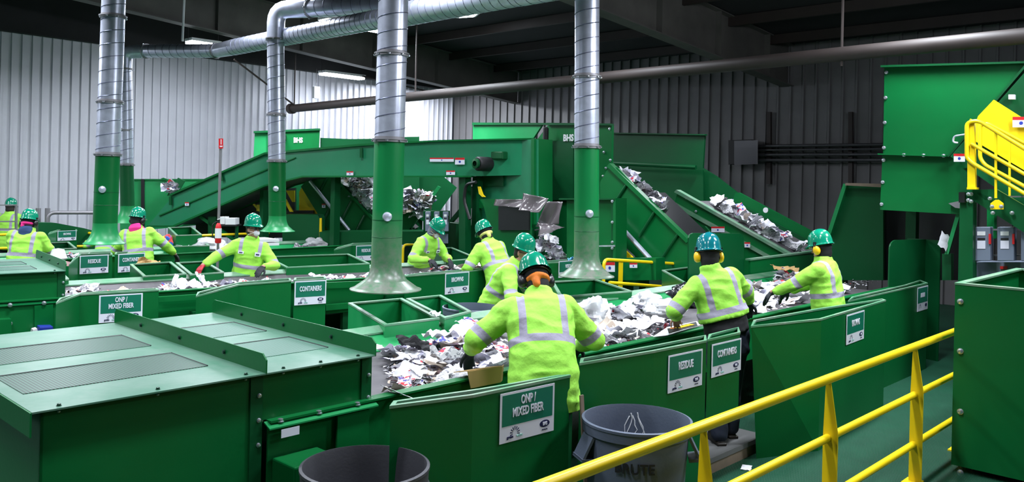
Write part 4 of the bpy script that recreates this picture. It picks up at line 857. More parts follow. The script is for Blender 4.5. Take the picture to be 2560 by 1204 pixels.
pw = AB(310, 18.6, 560, 18.8)
slab(wl, 'panel', [(300, 575), (355, 575), (355, 449), (300, 449)], pw, .06, 'greenf'); slab(wl, 'panel', [(361, 575), (520, 560), (520, 449), (410, 449), (361, 449)], pw, .06, 'greenf')
slab(wl, 'post', [(354, 575), (362, 575), (362, 447), (354, 447)], pw, .14, 'black', off=-.04); slab(wl, 'top_flange', [(300, 451), (520, 451), (520, 447), (300, 447)], pw, .1, 'green', off=-.02)
slab(wl, 'ear_plate', [(428, 488), (450, 488), (472, 452), (455, 444)], pw, .05, 'greend', off=-.3); slab(wl, 'slanted_plate', [(405, 446), (412, 444), (455, 460), (455, 466)], pw, .04, 'green', off=-.1)
leg_to_floor(wl, 330, 575, pw, .1); leg_to_floor(wl, 500, 560, pw, .1)
p2 = AB(740, 17.6, 1150, 17.6)
i3 = thing('incline_conveyor', 'ribbed green incline conveyor heaped with paper below the overhead conveyor', 'conveyor', atY(850, 600, 17.7) * Vector((1, 1, 0)))
slab(i3, 'side_panel', [(752, 466), (770, 448), (845, 440), (930, 545), (932, 600), (835, 600)], p2, .05, 'green')
slab(i3, 'top_flange', [(830, 441), (838, 441), (935, 545), (935, 553)], p2, .14, 'green', off=-.06)
for a, b in (((818, 442), (800, 480)), ((852, 465), (812, 548)), ((880, 502), (850, 560)), ((912, 538), (885, 590))): rod(i3, 'rib', a, b, p2, .03, 'greend', off=-.02)
rod(i3, 'strut_rod', (778, 452), (876, 575), p2, .035, 'galv', off=-.12)
slab(i3, 'yellow_guard', [(744, 480), (752, 466), (835, 577), (804, 606), (744, 560)], p2, .05, 'yellow', off=.12)
slab(i3, 'yellow_guard', [(710, 476), (732, 476), (732, 505), (726, 505)], p2, .05, 'yellow', off=.14)
slab(i3, 'far_side_panel', [(1004, 440), (1095, 440), (1132, 470), (1060, 570), (1004, 540)], p2, .05, 'greend', off=1.3)
slab(i3, 'pale_edge', [(1018, 574), (1026, 574), (1101, 468), (1093, 464)], p2, .1, 'greenf', off=.1)
slab(i3, 'belt', [(860, 445), (900, 445), (1030, 575), (960, 575)], p2, 1.2, 'belt', off=.1)
slab(i3, 'hopper_front', [(1000, 500), (1010, 500), (1040, 545), (1022, 574), (1000, 574)], p2, .05, 'green', off=.05)
decal(i3, p2[1] - plane_n(p2) * .03, p2[2] - plane_n(p2) * .03, 805, 814, 509, 519)
leg_to_floor(i3, 800, 560, p2, .15, off=.3); leg_to_floor(i3, 1020, 570, p2, .15, off=.3)
bx = thing('dark_bunker', 'dark green bunker with rounded corner behind the far belt', 'machine', atY(750, 600, 17.0) * Vector((1, 1, 0)))
p3 = AB(600, 16.9, 1150, 16.9)
slab(bx, 'front_panel', [(706, 620), (797, 620), (799, 545), (794, 537), (762, 536), (706, 536)], p3, .5, 'greend')
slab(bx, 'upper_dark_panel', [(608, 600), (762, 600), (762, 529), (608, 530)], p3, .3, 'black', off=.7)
slab(bx, 'trough', [(804, 612), (1330, 606), (1330, 575), (804, 578)], p3, .6, 'greend', off=-.2)
slab(bx, 'yellow_post', [(798, 600), (804, 600), (804, 545), (798, 545)], p3, .05, 'yellow')
leg_to_floor(bx, 900, 612, p3, .15); leg_to_floor(bx, 1200, 609, p3, .15)
dk = thing('lower_frame', 'dark green framework under the rising part of the overhead conveyor', 'machine', atY(540, 600, 17.0) * Vector((1, 1, 0)))
p4 = AB(400, 17.4, 700, 17.2)
slab(dk, 'upright', [(520, 600), (540, 600), (540, 541), (520, 541)], p4, .1, 'greend'); slab(dk, 'sloping_beam', [(492, 541), (500, 537), (590, 600), (578, 600)], p4, .1, 'green')
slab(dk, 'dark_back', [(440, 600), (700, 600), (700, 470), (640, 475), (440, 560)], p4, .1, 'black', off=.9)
slab(dk, 'yellow_bar', [(617, 512), (621, 510), (640, 530), (636, 532)], p4, .05, 'yellow', off=.3); slab(dk, 'yellow_bar', [(632, 528), (640, 528), (640, 512), (632, 512)], p4, .05, 'yellow', off=.2)
slab(dk, 'yellow_bar', [(667, 530), (672, 530), (662, 508), (657, 508)], p4, .05, 'yellow', off=.2)
slab(dk, 'yellow_bar', [(716, 530), (724, 530), (706, 498), (700, 500)], p4, .05, 'yellow', off=.2)
# white cartons
for k, (x0, x1, y0, y1) in enumerate(((545, 562, 542, 560), (563, 588, 545, 561))):
    q = AB(540, 16.6, 600, 16.6); c = MB().prism([plane_pt(x, y, q) for x, y in ((x0, y1), (x1, y1), (x1, y0), (x0, y0))], plane_n(q) * .25).build('white_carton', 'white'); tag(c, 'white carton on the far frame, %s' % ('taller one near the sign post' if k == 0 else 'wider one of the pair'), 'box', 'white cartons')
q = AB(540, 16.6, 600, 16.6); sf = thing('carton_shelf', 'dark shelf carrying the two white cartons', 'shelf', atY(566, 600, 16.6) * Vector((1, 1, 0)))
slab(sf, 'shelf_board', [(540, 565), (592, 565), (592, 561), (540, 561)], q, .3, 'dark'); leg_to_floor(sf, 545, 565, q, .05); leg_to_floor(sf, 588, 565, q, .05)
# sign post with extinguisher
sp = thing('sign_post', 'slotted steel post carrying a small red sign high up', 'sign post', atT(545, 650, 13.0) * Vector((1, 1, 0)))
P_ = atT(545, 590, 13.0); Tp = atT(552, 350, 13.0); MB().bar(Vector((P_.x, P_.y, 0)), Tp, .035, .035, up=(0, 1, 0)).build('post', 'galvd', sp)
A_, B_ = atT(540, 400, 12.97), atT(570, 400, 12.97)
MB().prism([onAB(x, y, A_, B_) for x, y in ((547, 371), (558, 371), (558, 346), (547, 346))], F1.v * .004).build('sign_plate', 'red', sp, label='red sign plate')
MB().prism([onAB(x, y, A_, B_) - F1.v * .003 for x, y in ((551.5, 361), (553.5, 361), (553.5, 348), (551.5, 348))], F1.v * .002).build('exclamation_mark', 'white', sp)
MB().prism([onAB(x, y, A_, B_) - F1.v * .003 for x, y in ((549, 367), (556, 367), (556, 364), (549, 364))], F1.v * .002).build('caption_bar', 'white', sp)
fe = thing('fire_extinguisher', 'red fire extinguisher hanging on the slotted post', 'fire extinguisher', atT(545, 608, 12.85))
c = atT(545, 607, 12.85); MB().lathe([(.001, 0), (.044, 0), (.05, .03), (.05, .23), (.04, .29), (.02, .33), (.001, .33)], c, (0, 0, 1), 20).build('cylinder', 'red', fe)
MB().lathe([(.051, .08), (.0515, .08), (.0515, .24), (.051, .24)], c, (0, 0, 1), 20).build('label_band', 'white', fe)
MB().lathe([(.022, .32), (.022, .38), (.001, .38)], c, (0, 0, 1), 10).build('valve', 'dark', fe); MB().bar(c + Vector((-.02, 0, .38)), c + Vector((.12, 0, .43)), .02, .015).build('lever', 'white', fe)
MB().tube(rail_pts([c + Vector((-.02, 0, .35)), c + Vector((-.1, 0, .3)), c + Vector((-.09, 0, .08))], .05), .01, 8).build('hose', 'black', fe)
# yellow rails
def railing(label, runs, posts, r=.025, group=None, name='yellow_railing', loc=None):
    o = thing(name, label, 'railing', loc or Vector((runs[0][0].x, runs[0][0].y, 0)), group=group)
    for rn in runs: MB().tube(rail_pts(rn, .1), r, 12).build('rail', 'yellow', o)
    for a, b, w in posts: MB().prism([a - F1.u * w, a + F1.u * w, b + F1.u * w, b - F1.u * w], F1.v * .012).build('post', 'yellow', o)
    return o
z0 = Vector((0, 0, -1))
def dn(p): return Vector((p.x, p.y, 0))
# far left rails
a0 = atZ(-20, 587, 1.07); a1 = atZ(205, 579, 1.07); a2 = atZ(232, 584, 1.07); b0 = atZ(-20, 587, 1.07) - Vector((0, 0, .25)); b1 = atZ(229, 584, 1.07) - Vector((0, 0, .24))
railing('twin yellow rails on the far left behind the navy-hooded worker', [[a0, a1, a2], [b0, b1]], [(dn(a1), a1, .05), (dn(a0 * .55 + a1 * .45), a0 * .55 + a1 * .45, .03), (dn(a0), a0, .03)])
c0 = atT(404, 630, 15.5); c1 = atT(404, 594, 15.5); c1 = atT(403, 592, 15.5); c2 = atT(620, 584, 15.5); 
railing('yellow rail behind the fire extinguisher', [[Vector((c1.x, c1.y, .0)), c1, c2]], [(dn(c2), c2, .03)])
c1 = atT(640, 583, 15.8); c2 = atT(712, 582, 15.8); railing('short yellow rail behind the elbowed duct bell', [[c1, c2]], [(dn(c1), c1, .03), (dn(c2), c2, .03)])
c1 = atT(1008, 611, 12.6); c2 = atT(1122, 614, 12.6); railing('yellow rail behind the hooded worker', [[dn(c1), c1, c2]], [(dn(c2), c2, .03)])
c1 = atT(1510, 648, 7.4); c2 = atT(1722, 661, 7.4); d1_ = atT(1524, 706, 7.2); d2_ = atT(1654, 716, 7.2)
railing('yellow rail with rounded end between the second duct and the rounded panel', [[dn(c1), c1, c2], [d1_, d2_]], [(dn(atT(1553, 660, 7.4)), atT(1553, 650, 7.4), .05), (dn(atT(1715, 660, 7.4)), c2, .03)])
# grey guard rail against the wall
gr = thing('grey_guard_rail', 'pale grey pipe guard rail in front of the white wall', 'railing', atT(180, 600, 18.6) * Vector((1, 1, 0)))
g1 = atT(119, 531, 18.6); g2 = atT(240, 531, 18.6); MB().tube(rail_pts([Vector((g1.x, g1.y, .0)), g1, g2], .15), .04, 10).build('rail', 'galvd', gr)
MB().tube([dn(g2), g2], .04, 10).build('post', 'galvd', gr)
for x in (96, 119): p = atT(x, 520, 18.8); MB().tube([dn(p), p], .05, 8).build('bollard', 'galvd', gr)
ld = thing('grey_ladder_rail', 'grey ladder-like steel frame in front of the leftmost worker', 'railing', atT(20, 560, 16.2) * Vector((1, 1, 0)))
pt = ('t', 15.6)
slab(ld, 'upright', [(39, 600), (44, 600), (44, 511), (39, 511)], pt, .05, 'galvd')
for y in (512, 553, 572): slab(ld, 'crossbar', [(-30, y + 2), (40, y + 2), (40, y - 1), (-30, y - 1)], pt, .05, 'galvd')
leg_to_floor(ld, 41, 600, pt, .05, 'galvd', off=.02)

# ================================================================ near right: bin and railing
nb = thing('steel_bin', 'big dark green steel bin filling the right edge in front of the stair', 'bin', F1.P(8.3, 1.4, 0))
k0 = atY(2388, 707, 6.9); s_k = F1.u.dot(k0); t_k = F1.v.dot(k0); zt_ = k0.z
bin_body(nb, [F1.P(s_k, t_k, zt_), F1.P(s_k, t_k - 1.7, zt_), F1.P(s_k + 2.0, t_k - 1.7, zt_), F1.P(s_k + 2.0, t_k, zt_)], 0.05, th=.03, depth=1.1, lip=.06, m='green')
for y in (753, 877, 1028, 1180): p = onAB(2401, y, F1.P(s_k, t_k), F1.P(s_k, t_k - 1)); bolt(nb, p, -F1.u, .02)
tr_ = 2.22; S0 = 2.0; S1 = 8.2
R1 = [[F1.P(S0, tr_, z), F1.P(S1, tr_, z)] for z in (1.07, .69, .30)]
rl = thing('yellow_railing', 'yellow three-bar railing with tapered flat posts in the foreground', 'railing', F1.P(5, tr_, 0))
for rn, r_ in zip(R1, (.030, .026, .026)): MB().tube(rn, r_, 16).build('rail', 'yellow', rl)
for s in (2.25, 3.80, 5.34, 6.98, 8.15):
    a = F1.P(s, tr_, 0); P = [a + F1.v * .03, a - F1.v * .065, a - F1.v * .065 + Vector((0, 0, .72)), a - F1.v * .012 + Vector((0, 0, 1.05)), a + F1.v * .018 + Vector((0, 0, 1.05)), a + F1.v * .03 + Vector((0, 0, .69))]
    MB().prism(P, F1.u * .012).build('post', 'yellow', rl)
    MB().box(a + Vector((0, 0, .006)), .16, .12, .012, F1.yaw()).build('foot_plate', 'yellow', rl)
# step platform, bottle, paper on the floor
C_ = atZ(1914, 1086, .13); sC = F1.u.dot(C_); tC = F1.v.dot(C_)
wp = thing('work_step', 'low plywood work step under the worker in dark trousers', 'step', F1.P(sC - .6, tC + .25, 0))
MB().prism([F1.P(sC - 1.45, tC, .09), F1.P(sC, tC, .09), F1.P(sC, tC + .75, .09), F1.P(sC - 1.45, tC + .75, .09)], (0, 0, .04)).build('tread_board', 'concrete', wp)
MB().prism([F1.P(sC - 1.44, tC + .01, .0), F1.P(sC - .01, tC + .01, .0), F1.P(sC - .01, tC + .74, .0), F1.P(sC - 1.44, tC + .74, .0)], (0, 0, .09)).build('timber_frame', 'wood', wp)
for s_, lb in ((4.2, 'plywood work step behind the near mixed fiber chute'), (8.4, 'plywood work step behind the browns chute')):
    w2 = thing('work_step', lb, 'step', F1.P(s_, 3.68, 0)); MB().prism([F1.P(s_ - .45, 3.50, .0), F1.P(s_ + .45, 3.50, .0), F1.P(s_ + .45, 3.95, .0), F1.P(s_ - .45, 3.95, .0)], (0, 0, .13)).build('tread_board', 'wood', w2)
bt = thing('drink_bottle', 'dark bottle with green cap standing by the railing post', 'bottle', atZ(1791, 1190, 0)); c = atZ(1791, 1190, 0)
c = atY(1791, 1190, 5.0); c.z = 0; bt.location = c
MB().lathe([(.001, 0), (.036, 0), (.036, .16), (.02, .2), (.015, .21), (.001, .21)], c, n=18).build('body', 'black', bt); MB().lathe([(.02, .2), (.022, .2), (.022, .26), (.012, .27), (.001, .27)], c, n=14).build('cap', mat('bright_green_cap', (.02, .5, .05), .4), bt)
def can(label, c, r, h, m, lifts, text=True):
    o = thing('rubbish_can', label, 'can', c)
    prof = [(.001, .01), (r * .78, .0), (r * .8, .03), (r * .93, h - .1), (r * .93, h - .075), (r * .98, h - .07), (r * .985, h - .02), (r, h - .015), (r, h), (r * .955, h + .004), (r * .945, h - .01), (r * .92, h - .1), (r * .79, .05), (.001, .04)]
    MB().lathe(prof, c, n=56).build('body', m, o)
    for a in lifts:
        d = Vector((math.cos(a), math.sin(a), 0)); p = c + d * (r * .93) + Vector((0, 0, h - .22))
        MB().bar(p, p + d * .075 + Vector((0, 0, .01)), .15, .02, up=(0, 0, 1)).build('handle', m, o)
        MB().bar(p + Vector((0, 0, .14)), p + d * .07, .14, .016, up=(0, 0, 1)).build('handle', m, o)
    return o
cc = F1.P(4.36, 2.78) ; cc = atY(1592, 1045, 5.2); cc.z = 0
cn = can('blue-grey rubbish can standing between the railing and the residue chute', cc, .34, .845, 'can', (R(198), R(-8)))
# BRUTE lettering, wrapped on the can
def wrap_text(parent, txt, c, r, z, ang, size, m):
    me = text_mesh(txt, size, .95, .02 * size, .002)
    for v in me.vertices:
        a = ang + v.co.x / r; q = r + v.co.z; x, y = v.co.x, v.co.y; v.co = Vector((c.x + q * math.cos(a), c.y + q * math.sin(a), z + y)) - origin_of(parent)
    me.name = 'lettering'; me.materials.clear(); me.materials.append(M[m]); o = bpy.data.objects.new('lettering', me); COL.objects.link(o); o.parent = parent
wrap_text(cn, 'BRUTE', cc, .318, .63, math.atan2(-cc.y, -cc.x) - .02, .085, 'dark')
mb = MB(); pm = [(-.45, -.1), (-.42, .0), (-.1, .05), (.1, .02), (.45, .06), (.5, -.1), (.5, -.5)]
for i in range(len(pm) - 1):
    (a, b), (c1_, d1__) = pm[i], pm[i + 1]; an = math.atan2(-cc.y, -cc.x)
    p = cc + Vector((math.cos(an + a) * .305, math.sin(an + a) * .305, .42 + b)); q = cc + Vector((math.cos(an + c1_) * .305, math.sin(an + c1_) * .305, .42 + d1__)); mb.tube([p, q], .008, 6)
mb.build('moulded_ridge', 'can', cn)
sq = MB()
rnd = random.Random(4)
for k in range(5):
    an = math.atan2(cc.y, cc.x) + .05 + rnd.uniform(-.12, .12); z = .8 - rnd.random() * .05; pts = []
    for i in range(7): pts.append(cc + Vector((math.cos(an) * (.317 - (.845 - z) * .04), math.sin(an) * (.317 - (.845 - z) * .04), z))); an += rnd.uniform(-.07, .07); z -= .03
    sq.tube(pts, .004, 5)
sq.build('white_scuffs', 'white', cn)
stk = MB().bar(cc + Vector((-.28, .06, .1)), cc + Vector((-.335, .12, .95)), .03, .012).build('wooden_stick', 'wood'); tag(stk, 'dark stick leaning inside the blue-grey can', 'stick')
c2 = atZ(913, 1162, .85); c2.z = 0
can('dark grey rubbish can under the near hood with worn rim', c2, .325, .85, 'cand', (R(190), R(10)))
c3 = atZ(1165, 766, .84); c3 = atY(1178, 768, 8.7); c3.z = 0; can('blue-grey can half hidden behind the near belt', c3, .3, .98, 'can', (R(180), R(0)))
# ================================================================ people
def remesh(parent, mb, name, m, vox, smooth=6, label=None, wr=0., fn=None, seed=0):
    o = mb.build('tmp', m); 
    r = o.modifiers.new('r', 'REMESH'); r.mode = 'VOXEL'; r.voxel_size = vox; r.use_smooth_shade = True
    s = o.modifiers.new('s', 'SMOOTH'); s.factor = .5; s.iterations = smooth
    dg = bpy.context.evaluated_depsgraph_get(); dg.update(); me = bpy.data.meshes.new_from_object(o.evaluated_get(dg)); bpy.data.objects.remove(o)
    if wr:
        no = [v.normal.copy() for v in me.vertices]
        for v, n in zip(me.vertices, no):
            p = v.co; q = Vector((p.x * 5 + seed, p.y * 5, p.z * 9)); a = noise.noise(q) + .5 * noise.noise(q * 2.3); b = 1 - abs(noise.noise(Vector((p.x * 4 + seed * 2, p.y * 4 + 3, p.z * 11)))) * 3
            v.co = p + n * wr * (a + .8 * max(b, -.5))
    me.name = name
    if fn:
        at = me.attributes.new('stripe', 'FLOAT', 'POINT'); at.data.foreach_set('value', [fn(v.co) for v in me.vertices])
    me.update(); me.polygons.foreach_set('use_smooth', [True] * len(me.polygons))
    ob = bpy.data.objects.new(name, me); COL.objects.link(ob); ob.parent = parent
    if label: ob['label'] = label
    return ob
def basis(x, y, z): return Matrix((x, y, z)).transposed()
def loft(mb, rings, n=20):
    """rings: (centre, xdir, ydir, rx, ry)"""
    vs = [c + x * rx * math.copysign(abs(math.cos(a)) ** .85, math.cos(a)) + y * ry * math.copysign(abs(math.sin(a)) ** .85, math.sin(a)) for c, x, y, rx, ry in rings for a in [2 * PI * j / n for j in range(n)]]
    k = len(rings); mb.add(vs, [(i * n + j, i * n + (j + 1) % n, (i + 1) * n + (j + 1) % n, (i + 1) * n + j) for i in range(k - 1) for j in range(n)] + [tuple(range(n - 1, -1, -1)), tuple(range((k - 1) * n, k * n))], True)
def hand_caps(mb, w, d, pn, side, curl=.5, grow=0., sc=1.):
    """w wrist point, d direction to the fingers, pn palm-facing normal, side +1: thumb toward d x pn"""
    d = d.normalized(); pn = (pn - d * pn.dot(d)).normalized(); lat = d.cross(pn) * side
    for i, (off, L, r) in enumerate(((.030, (.042, .026, .021), .0088), (.010, (.046, .030, .022), .0092), (-.011, (.043, .028, .021), .0088), (-.031, (.034, .021, .018), .0078))):
        k0 = w + d * .012 * sc + lat * off * .55 * sc; k1 = w + d * (.088 - abs(off) * .25) * sc + lat * off * sc
        mb.cap(k0, k1, .0145 * sc + grow, .0120 * sc + grow, 10)
        a = curl * (.5 + .12 * i); p = k1; dd = d + lat * off * 1.5
        dd.normalize()
        for j in range(3):
            ang = a * (1, 1.9, 2.6)[j]; v = (dd * math.cos(ang) + pn * math.sin(ang)).normalized(); q = p + v * L[j] * sc
            mb.cap(p, q, (r - .0006 * j) * sc + grow, (r - .0006 * (j + 1)) * sc + grow, 8); p = q
    t0 = w + d * .025 * sc + lat * .026 * sc; t1 = t0 + (d * .6 + lat * .75 + pn * .25).normalized() * .042 * sc; t2 = t1 + (d * .85 + lat * .35 + pn * .4).normalized() * .032 * sc; t3 = t2 + (d * .9 + pn * .4).normalized() * .024 * sc
    for a, b, ra, rb in ((t0, t1, .0135, .011), (t1, t2, .0108, .0098), (t2, t3, .0098, .0082)): mb.cap(a, b, ra * sc + grow, rb * sc + grow, 8)
def elbow_of(sh, ha, L1, L2, bend):
    d = ha - sh; D = min(d.length, (L1 + L2) * .985); d.normalize(); ha = sh + d * D
    a = (L1 * L1 - L2 * L2 + D * D) / (2 * D); h = math.sqrt(max(L1 * L1 - a * a, 0)); b = (bend - d * bend.dot(d)).normalized(); return sh + d * a + b * h, ha
NP = [0]
def person(label, hx, px, Y, zf, yaw, top_py, lean=10, side=0, head=(20, 0, 0), hl=(-.25, .45, 1.0), hr=(.25, .45, 1.0), cover=('hood', 'blackc'), hat='hat', muffs=None, mask=False, face=False, glasses=False,
           gl='gloveb', gr='gloveb', vox=.014, trousers='navy', jlen=.10, legs=.10, rel=0., scarf=None, hatyaw=0, bulk=1.0, collar=None, patches=False, undershirt=None, ncape=None):
    """px, Y: picture column and distance of the feet; top_py: picture row of the hard hat's top, which fixes the height"""
    NP[0] += 1; a, _ = ray(px, 600); foot = Vector((a * Y, Y, zf))
    ztop = atY(px, top_py, Y).z - zf
    ln = R(lean); sl = R(side); h = 1.7; X = Vector((1, 0, 0)); Z = Vector((0, 0, 1)); Rz = Matrix.Rotation(R(yaw), 3, 'Z')
    hp, hy, hrl = [R(q) for q in head]
    Hm = Matrix.Rotation(hy, 3, 'Z') @ Matrix.Rotation(-hp, 3, 'X') @ Matrix.Rotation(hrl, 3, 'Y'); Hx, Hy, Hz = Hm @ X, Hm @ Vector((0, 1, 0)), Hm @ Z
    d = Vector((math.sin(sl), math.sin(ln), math.cos(ln))).normalized(); tx = Vector((math.cos(R(rel)), -math.sin(R(rel)), 0)); tx = (tx - d * tx.dot(d)).normalized(); ty = d.cross(tx)
    for _ in range(5):   # settle height and foot position so that the hard hat sits where it is seen
        hip = Vector((0, 0, .52 * h)) - Vector((0, .04 * math.sin(ln) * h, 0)); nb = hip + d * .30 * h
        hc = nb + (d * .012 * h + ty * .012 * h if face else d * 0) + d * .018 * h + (d * .35 + Hz * .65).normalized() * .058 * h
        k = h / 1.72; kk = .92 + .08 * k; w = foot + Rz @ (hc + Hz * .19 * kk); hx_ = foot + Rz @ (hc + Hz * .1)
        want = atY(hx, top_py, w.y); h += (want.z - w.z) / (.97 if lean < 20 else .9); h = max(1.4, min(1.95, h))
        foot.x += (atY(hx, top_py + 30, hx_.y) - hx_).x
    hands = [Vector(hl), Vector(hr)]
    o = thing('person', label, 'person', foot, R(yaw), None)
    sh = [nb - d * .035 * h + tx * q * .108 * h * bulk for q in (-1, 1)]
    L1, L2 = .168 * h, .150 * h
    el = []; wr = []
    for i in (0, 1):
        e, w = elbow_of(sh[i], hands[i], L1, L2, Vector(((-.75, .75)[i], -.45, -.6))); el.append(e); wr.append(w)
    hd = [((wr[i] - el[i]).normalized() * .7 + Vector((0, .2, -.45))).normalized() for i in (0, 1)]; pn = [Vector(((.35, -.35)[i], -.35, -.85)) for i in (0, 1)]
    print('PERSON', label[:30], 'h', round(h, 2), 'foot', [round(c, 2) for c in foot])
    # ---- body: one continuous surface
    b = MB()
    b.ell(hc + Hz * .028 * kk, .074 * kk, .093 * kk, .088 * kk, basis(Hx, Hy, Hz)); b.ell(hc + Hy * .018 * kk - Hz * .045 * kk, .056 * kk, .07 * kk, .068 * kk, basis(Hx, Hy, Hz))
    b.cap(hc + Hy * .086 * kk + Hz * .012 * kk, hc + Hy * .104 * kk - Hz * .018 * kk, .009 * kk, .0135 * kk, 10)
    b.cap(hc + Hy * .083 * kk - Hz * .056 * kk - Hx * .018 * kk, hc + Hy * .083 * kk - Hz * .056 * kk + Hx * .018 * kk, .0085, .0085, 8); b.ell(hc + Hy * .07 * kk - Hz * .098 * kk, .022, .02, .017)
    for q in (-1, 1): b.ell(hc + Hx * q * .076 * kk - Hz * .008 * kk, .009, .02, .032, basis(Hx, Hy, Hz)); b.cap(hc + Hy * .085 * kk + Hz * .034 * kk + Hx * q * .012, hc + Hy * .078 * kk + Hz * .036 * kk + Hx * q * .045, .008, .007, 8)
    b.cap(nb - d * .02, hc - Hz * .06, .052 * k, .050 * k)
    loft(b, [(hip - Z * .06 * h, tx, ty, .095 * h, .065 * h), (hip, tx, ty, .095 * h, .067 * h), (hip + d * .10 * h, tx, ty, .080 * h, .055 * h), (hip + d * .20 * h, tx, ty, .092 * h, .062 * h), (hip + d * .25 * h, tx, ty, .075 * h, .045 * h), (nb, tx, ty, .03 * h, .03 * h)])
    for i in (0, 1):
        b.cap(sh[i] - tx * (-1, 1)[i] * .02 * h - d * .01 * h, el[i], .024 * h, .021 * h); b.cap(el[i], wr[i], .024 * h, .0165 * h); hand_caps(b, wr[i], hd[i], pn[i], (1, -1)[i], .55)
    ft = [Vector((-.09, .0, 0)) + Vector((0, -legs, 0)) * .5, Vector((.09, .0, 0)) + Vector((0, legs, 0)) * .5]; hj = [hip - Z * .03 * h + X * q * .052 * h for q in (-1, 1)]; kn = []
    for i in (0, 1):
        an = ft[i] + Z * .05 * h; kne = (hj[i] + an) / 2 + Vector((0, .03 + .02 * math.sin(ln), .01)); kn.append(kne)
        b.cap(hj[i], kne, .050 * h, .034 * h); b.cap(kne, an, .034 * h, .022 * h); b.cap(an - Z * .015 * h, ft[i] + Vector((0, .13, .03)), .022 * h, .018 * h)
    remesh(o, b, 'body', 'skin', max(.0075, vox * .62), 3)
    # ---- jacket
    j = MB(); jl = jlen * h
    JR = [(-.10, X * .5 + tx * .5, .124, .092), (-.04, tx, .121, .092), (.05, tx, .113, .088), (.14, tx, .112, .085), (.21, tx, .122, .082), (.262, tx, .116, .070), (.285, tx, .088, .060), (.304, tx, .056, .050), (.332, tx, .046, .046)]
    JR = [(-jlen, X * .5 + tx * .5 if jlen > 0 else tx, .126, .092)] + [r_ for r_ in JR if r_[0] > -jlen + .02]
    loft(j, [(hip + (d if t_ > 0 else Z) * t_ * h, x_, (d if t_ > 0 else Z).cross(x_).normalized(), a_ * h * (bulk if t_ < .3 else 1), b_ * h * (bulk if t_ < .27 else 1)) for t_, x_, a_, b_ in JR])
    for i in (0, 1):
        j.cap(sh[i] - d * .012 * h - tx * (-1, 1)[i] * .02 * h, el[i], .049 * h * bulk, .039 * h * bulk); j.cap(el[i], wr[i] - (wr[i] - el[i]).normalized() * .062, .040 * h * bulk, .029 * h * bulk)
    if collar: pass
    def stripe(p):
        q = p - hip; zt = q.dot(d); x = q.dot(tx); r = abs(x) ; best = .05
        # arm or torso
        dm = 9
        for i in (0, 1):
            for (A, B_, arm) in ((sh[i], el[i], 0), (el[i], wr[i], 1)):
                v = B_ - A; t = max(0, min(1, (p - A).dot(v) / v.length_squared)); D = (p - A - v * t).length
                if D < dm: dm = D; seg = (arm, (p - A).dot(v.normalized()), v.length)
        tor = max(abs(x) / (.118 * h * bulk), 0); inarm = dm < .056 * h * bulk and (abs(x) > .088 * h * bulk or q.dot(ty) > .10 * h)
        if inarm:
            if seg[0] == 0: return max(-.04, min(.04, abs(seg[1] - seg[2] * .86) - .027))
            return max(-.04, min(.04, abs(seg[1] + seg[2] * .14) - .027)) if seg[1] < .03 else .04
        zb = .105 * h
        best = min(abs(zt - zb) - .026, max(abs(r - .072 * h * bulk) - .024, (zb if q.dot(ty) < 0 else .2 * h) - zt))
        return max(-.04, min(.04, best))
    remesh(o, j, 'jacket', 'hv', vox, 4, wr=.0085 * (1 if vox < .012 else 1.1), fn=stripe, seed=NP[0] * 3.1)
    if undershirt:
        u = MB(); loft(u, [(hip - Z * .01 * h, tx, ty, .108 * h, .080 * h), (hip + d * .05 * h, tx, ty, .108 * h, .080 * h), (hip + d * .13 * h, tx, ty, .100 * h, .074 * h)]); remesh(o, u, 'shirt_tail', undershirt, .012, 3, wr=.006)
    # ---- trousers and boots
    t = MB(); loft(t, [(hip - Z * .10 * h, X, Vector((0, 1, 0)), .108 * h, .080 * h), (hip - Z * .02 * h, tx, ty, .104 * h, .076 * h), (hip + d * .03 * h, tx, ty, .096 * h, .07 * h)])
    for i in (0, 1): t.cap(hj[i], kn[i], .060 * h, .046 * h); t.cap(kn[i], ft[i] + Z * .085, .045 * h, .040 * h)
    remesh(o, t, 'trousers', trousers, max(.013, vox), 5, wr=.006, seed=NP[0])
    for i in (0, 1):
        bb = MB(); bb.cap(ft[i] + Z * .12, ft[i] + Z * .05, .048, .046); bb.cap(ft[i] + Z * .045, ft[i] + Vector((0, .15, .04)), .046, .040); bb.box(ft[i] + Vector((0, .065, .012)), .09, .27, .024)
        remesh(o, bb, 'boot', 'boot', .011, 2)
    # ---- gloves
    for i, g in ((0, gl), (1, gr)):
        if g:
            gm = MB(); hand_caps(gm, wr[i], hd[i], pn[i], (1, -1)[i], .55, .0035); gm.cap(wr[i] - (wr[i] - el[i]).normalized() * .05, wr[i] + hd[i] * .015, .031, .027); remesh(o, gm, 'glove', g, .0062, 2)
    # ---- hood / hair / bandana
    kind, cm = cover; hB = basis(Hx, Hy, Hz)
    if kind == 'hood' or kind == 'balaclava':
        c = MB(); c.ell(hc + Hz * .03 - Hy * .012, .092 * kk, .102 * kk, .1 * kk, hB); c.ell(hc - Hz * .04 - Hy * .02, .080 * kk, .078 * kk, .085 * kk, hB); c.cap(hc - Hz * .07 - Hy * .025, nb - d * .0, .066, .078)
        remesh(o, c, 'hood', cm, .011, 3, wr=.004)
    elif kind == 'hair':
        c = MB(); c.ell(hc + Hz * .040 - Hy * .022, .082 * kk, .090 * kk, .085 * kk, hB); c.ell(hc - Hz * .03 - Hy * .045, .07 * kk, .055 * kk, .06 * kk, hB); remesh(o, c, 'hair', cm, .010, 2, wr=.004)
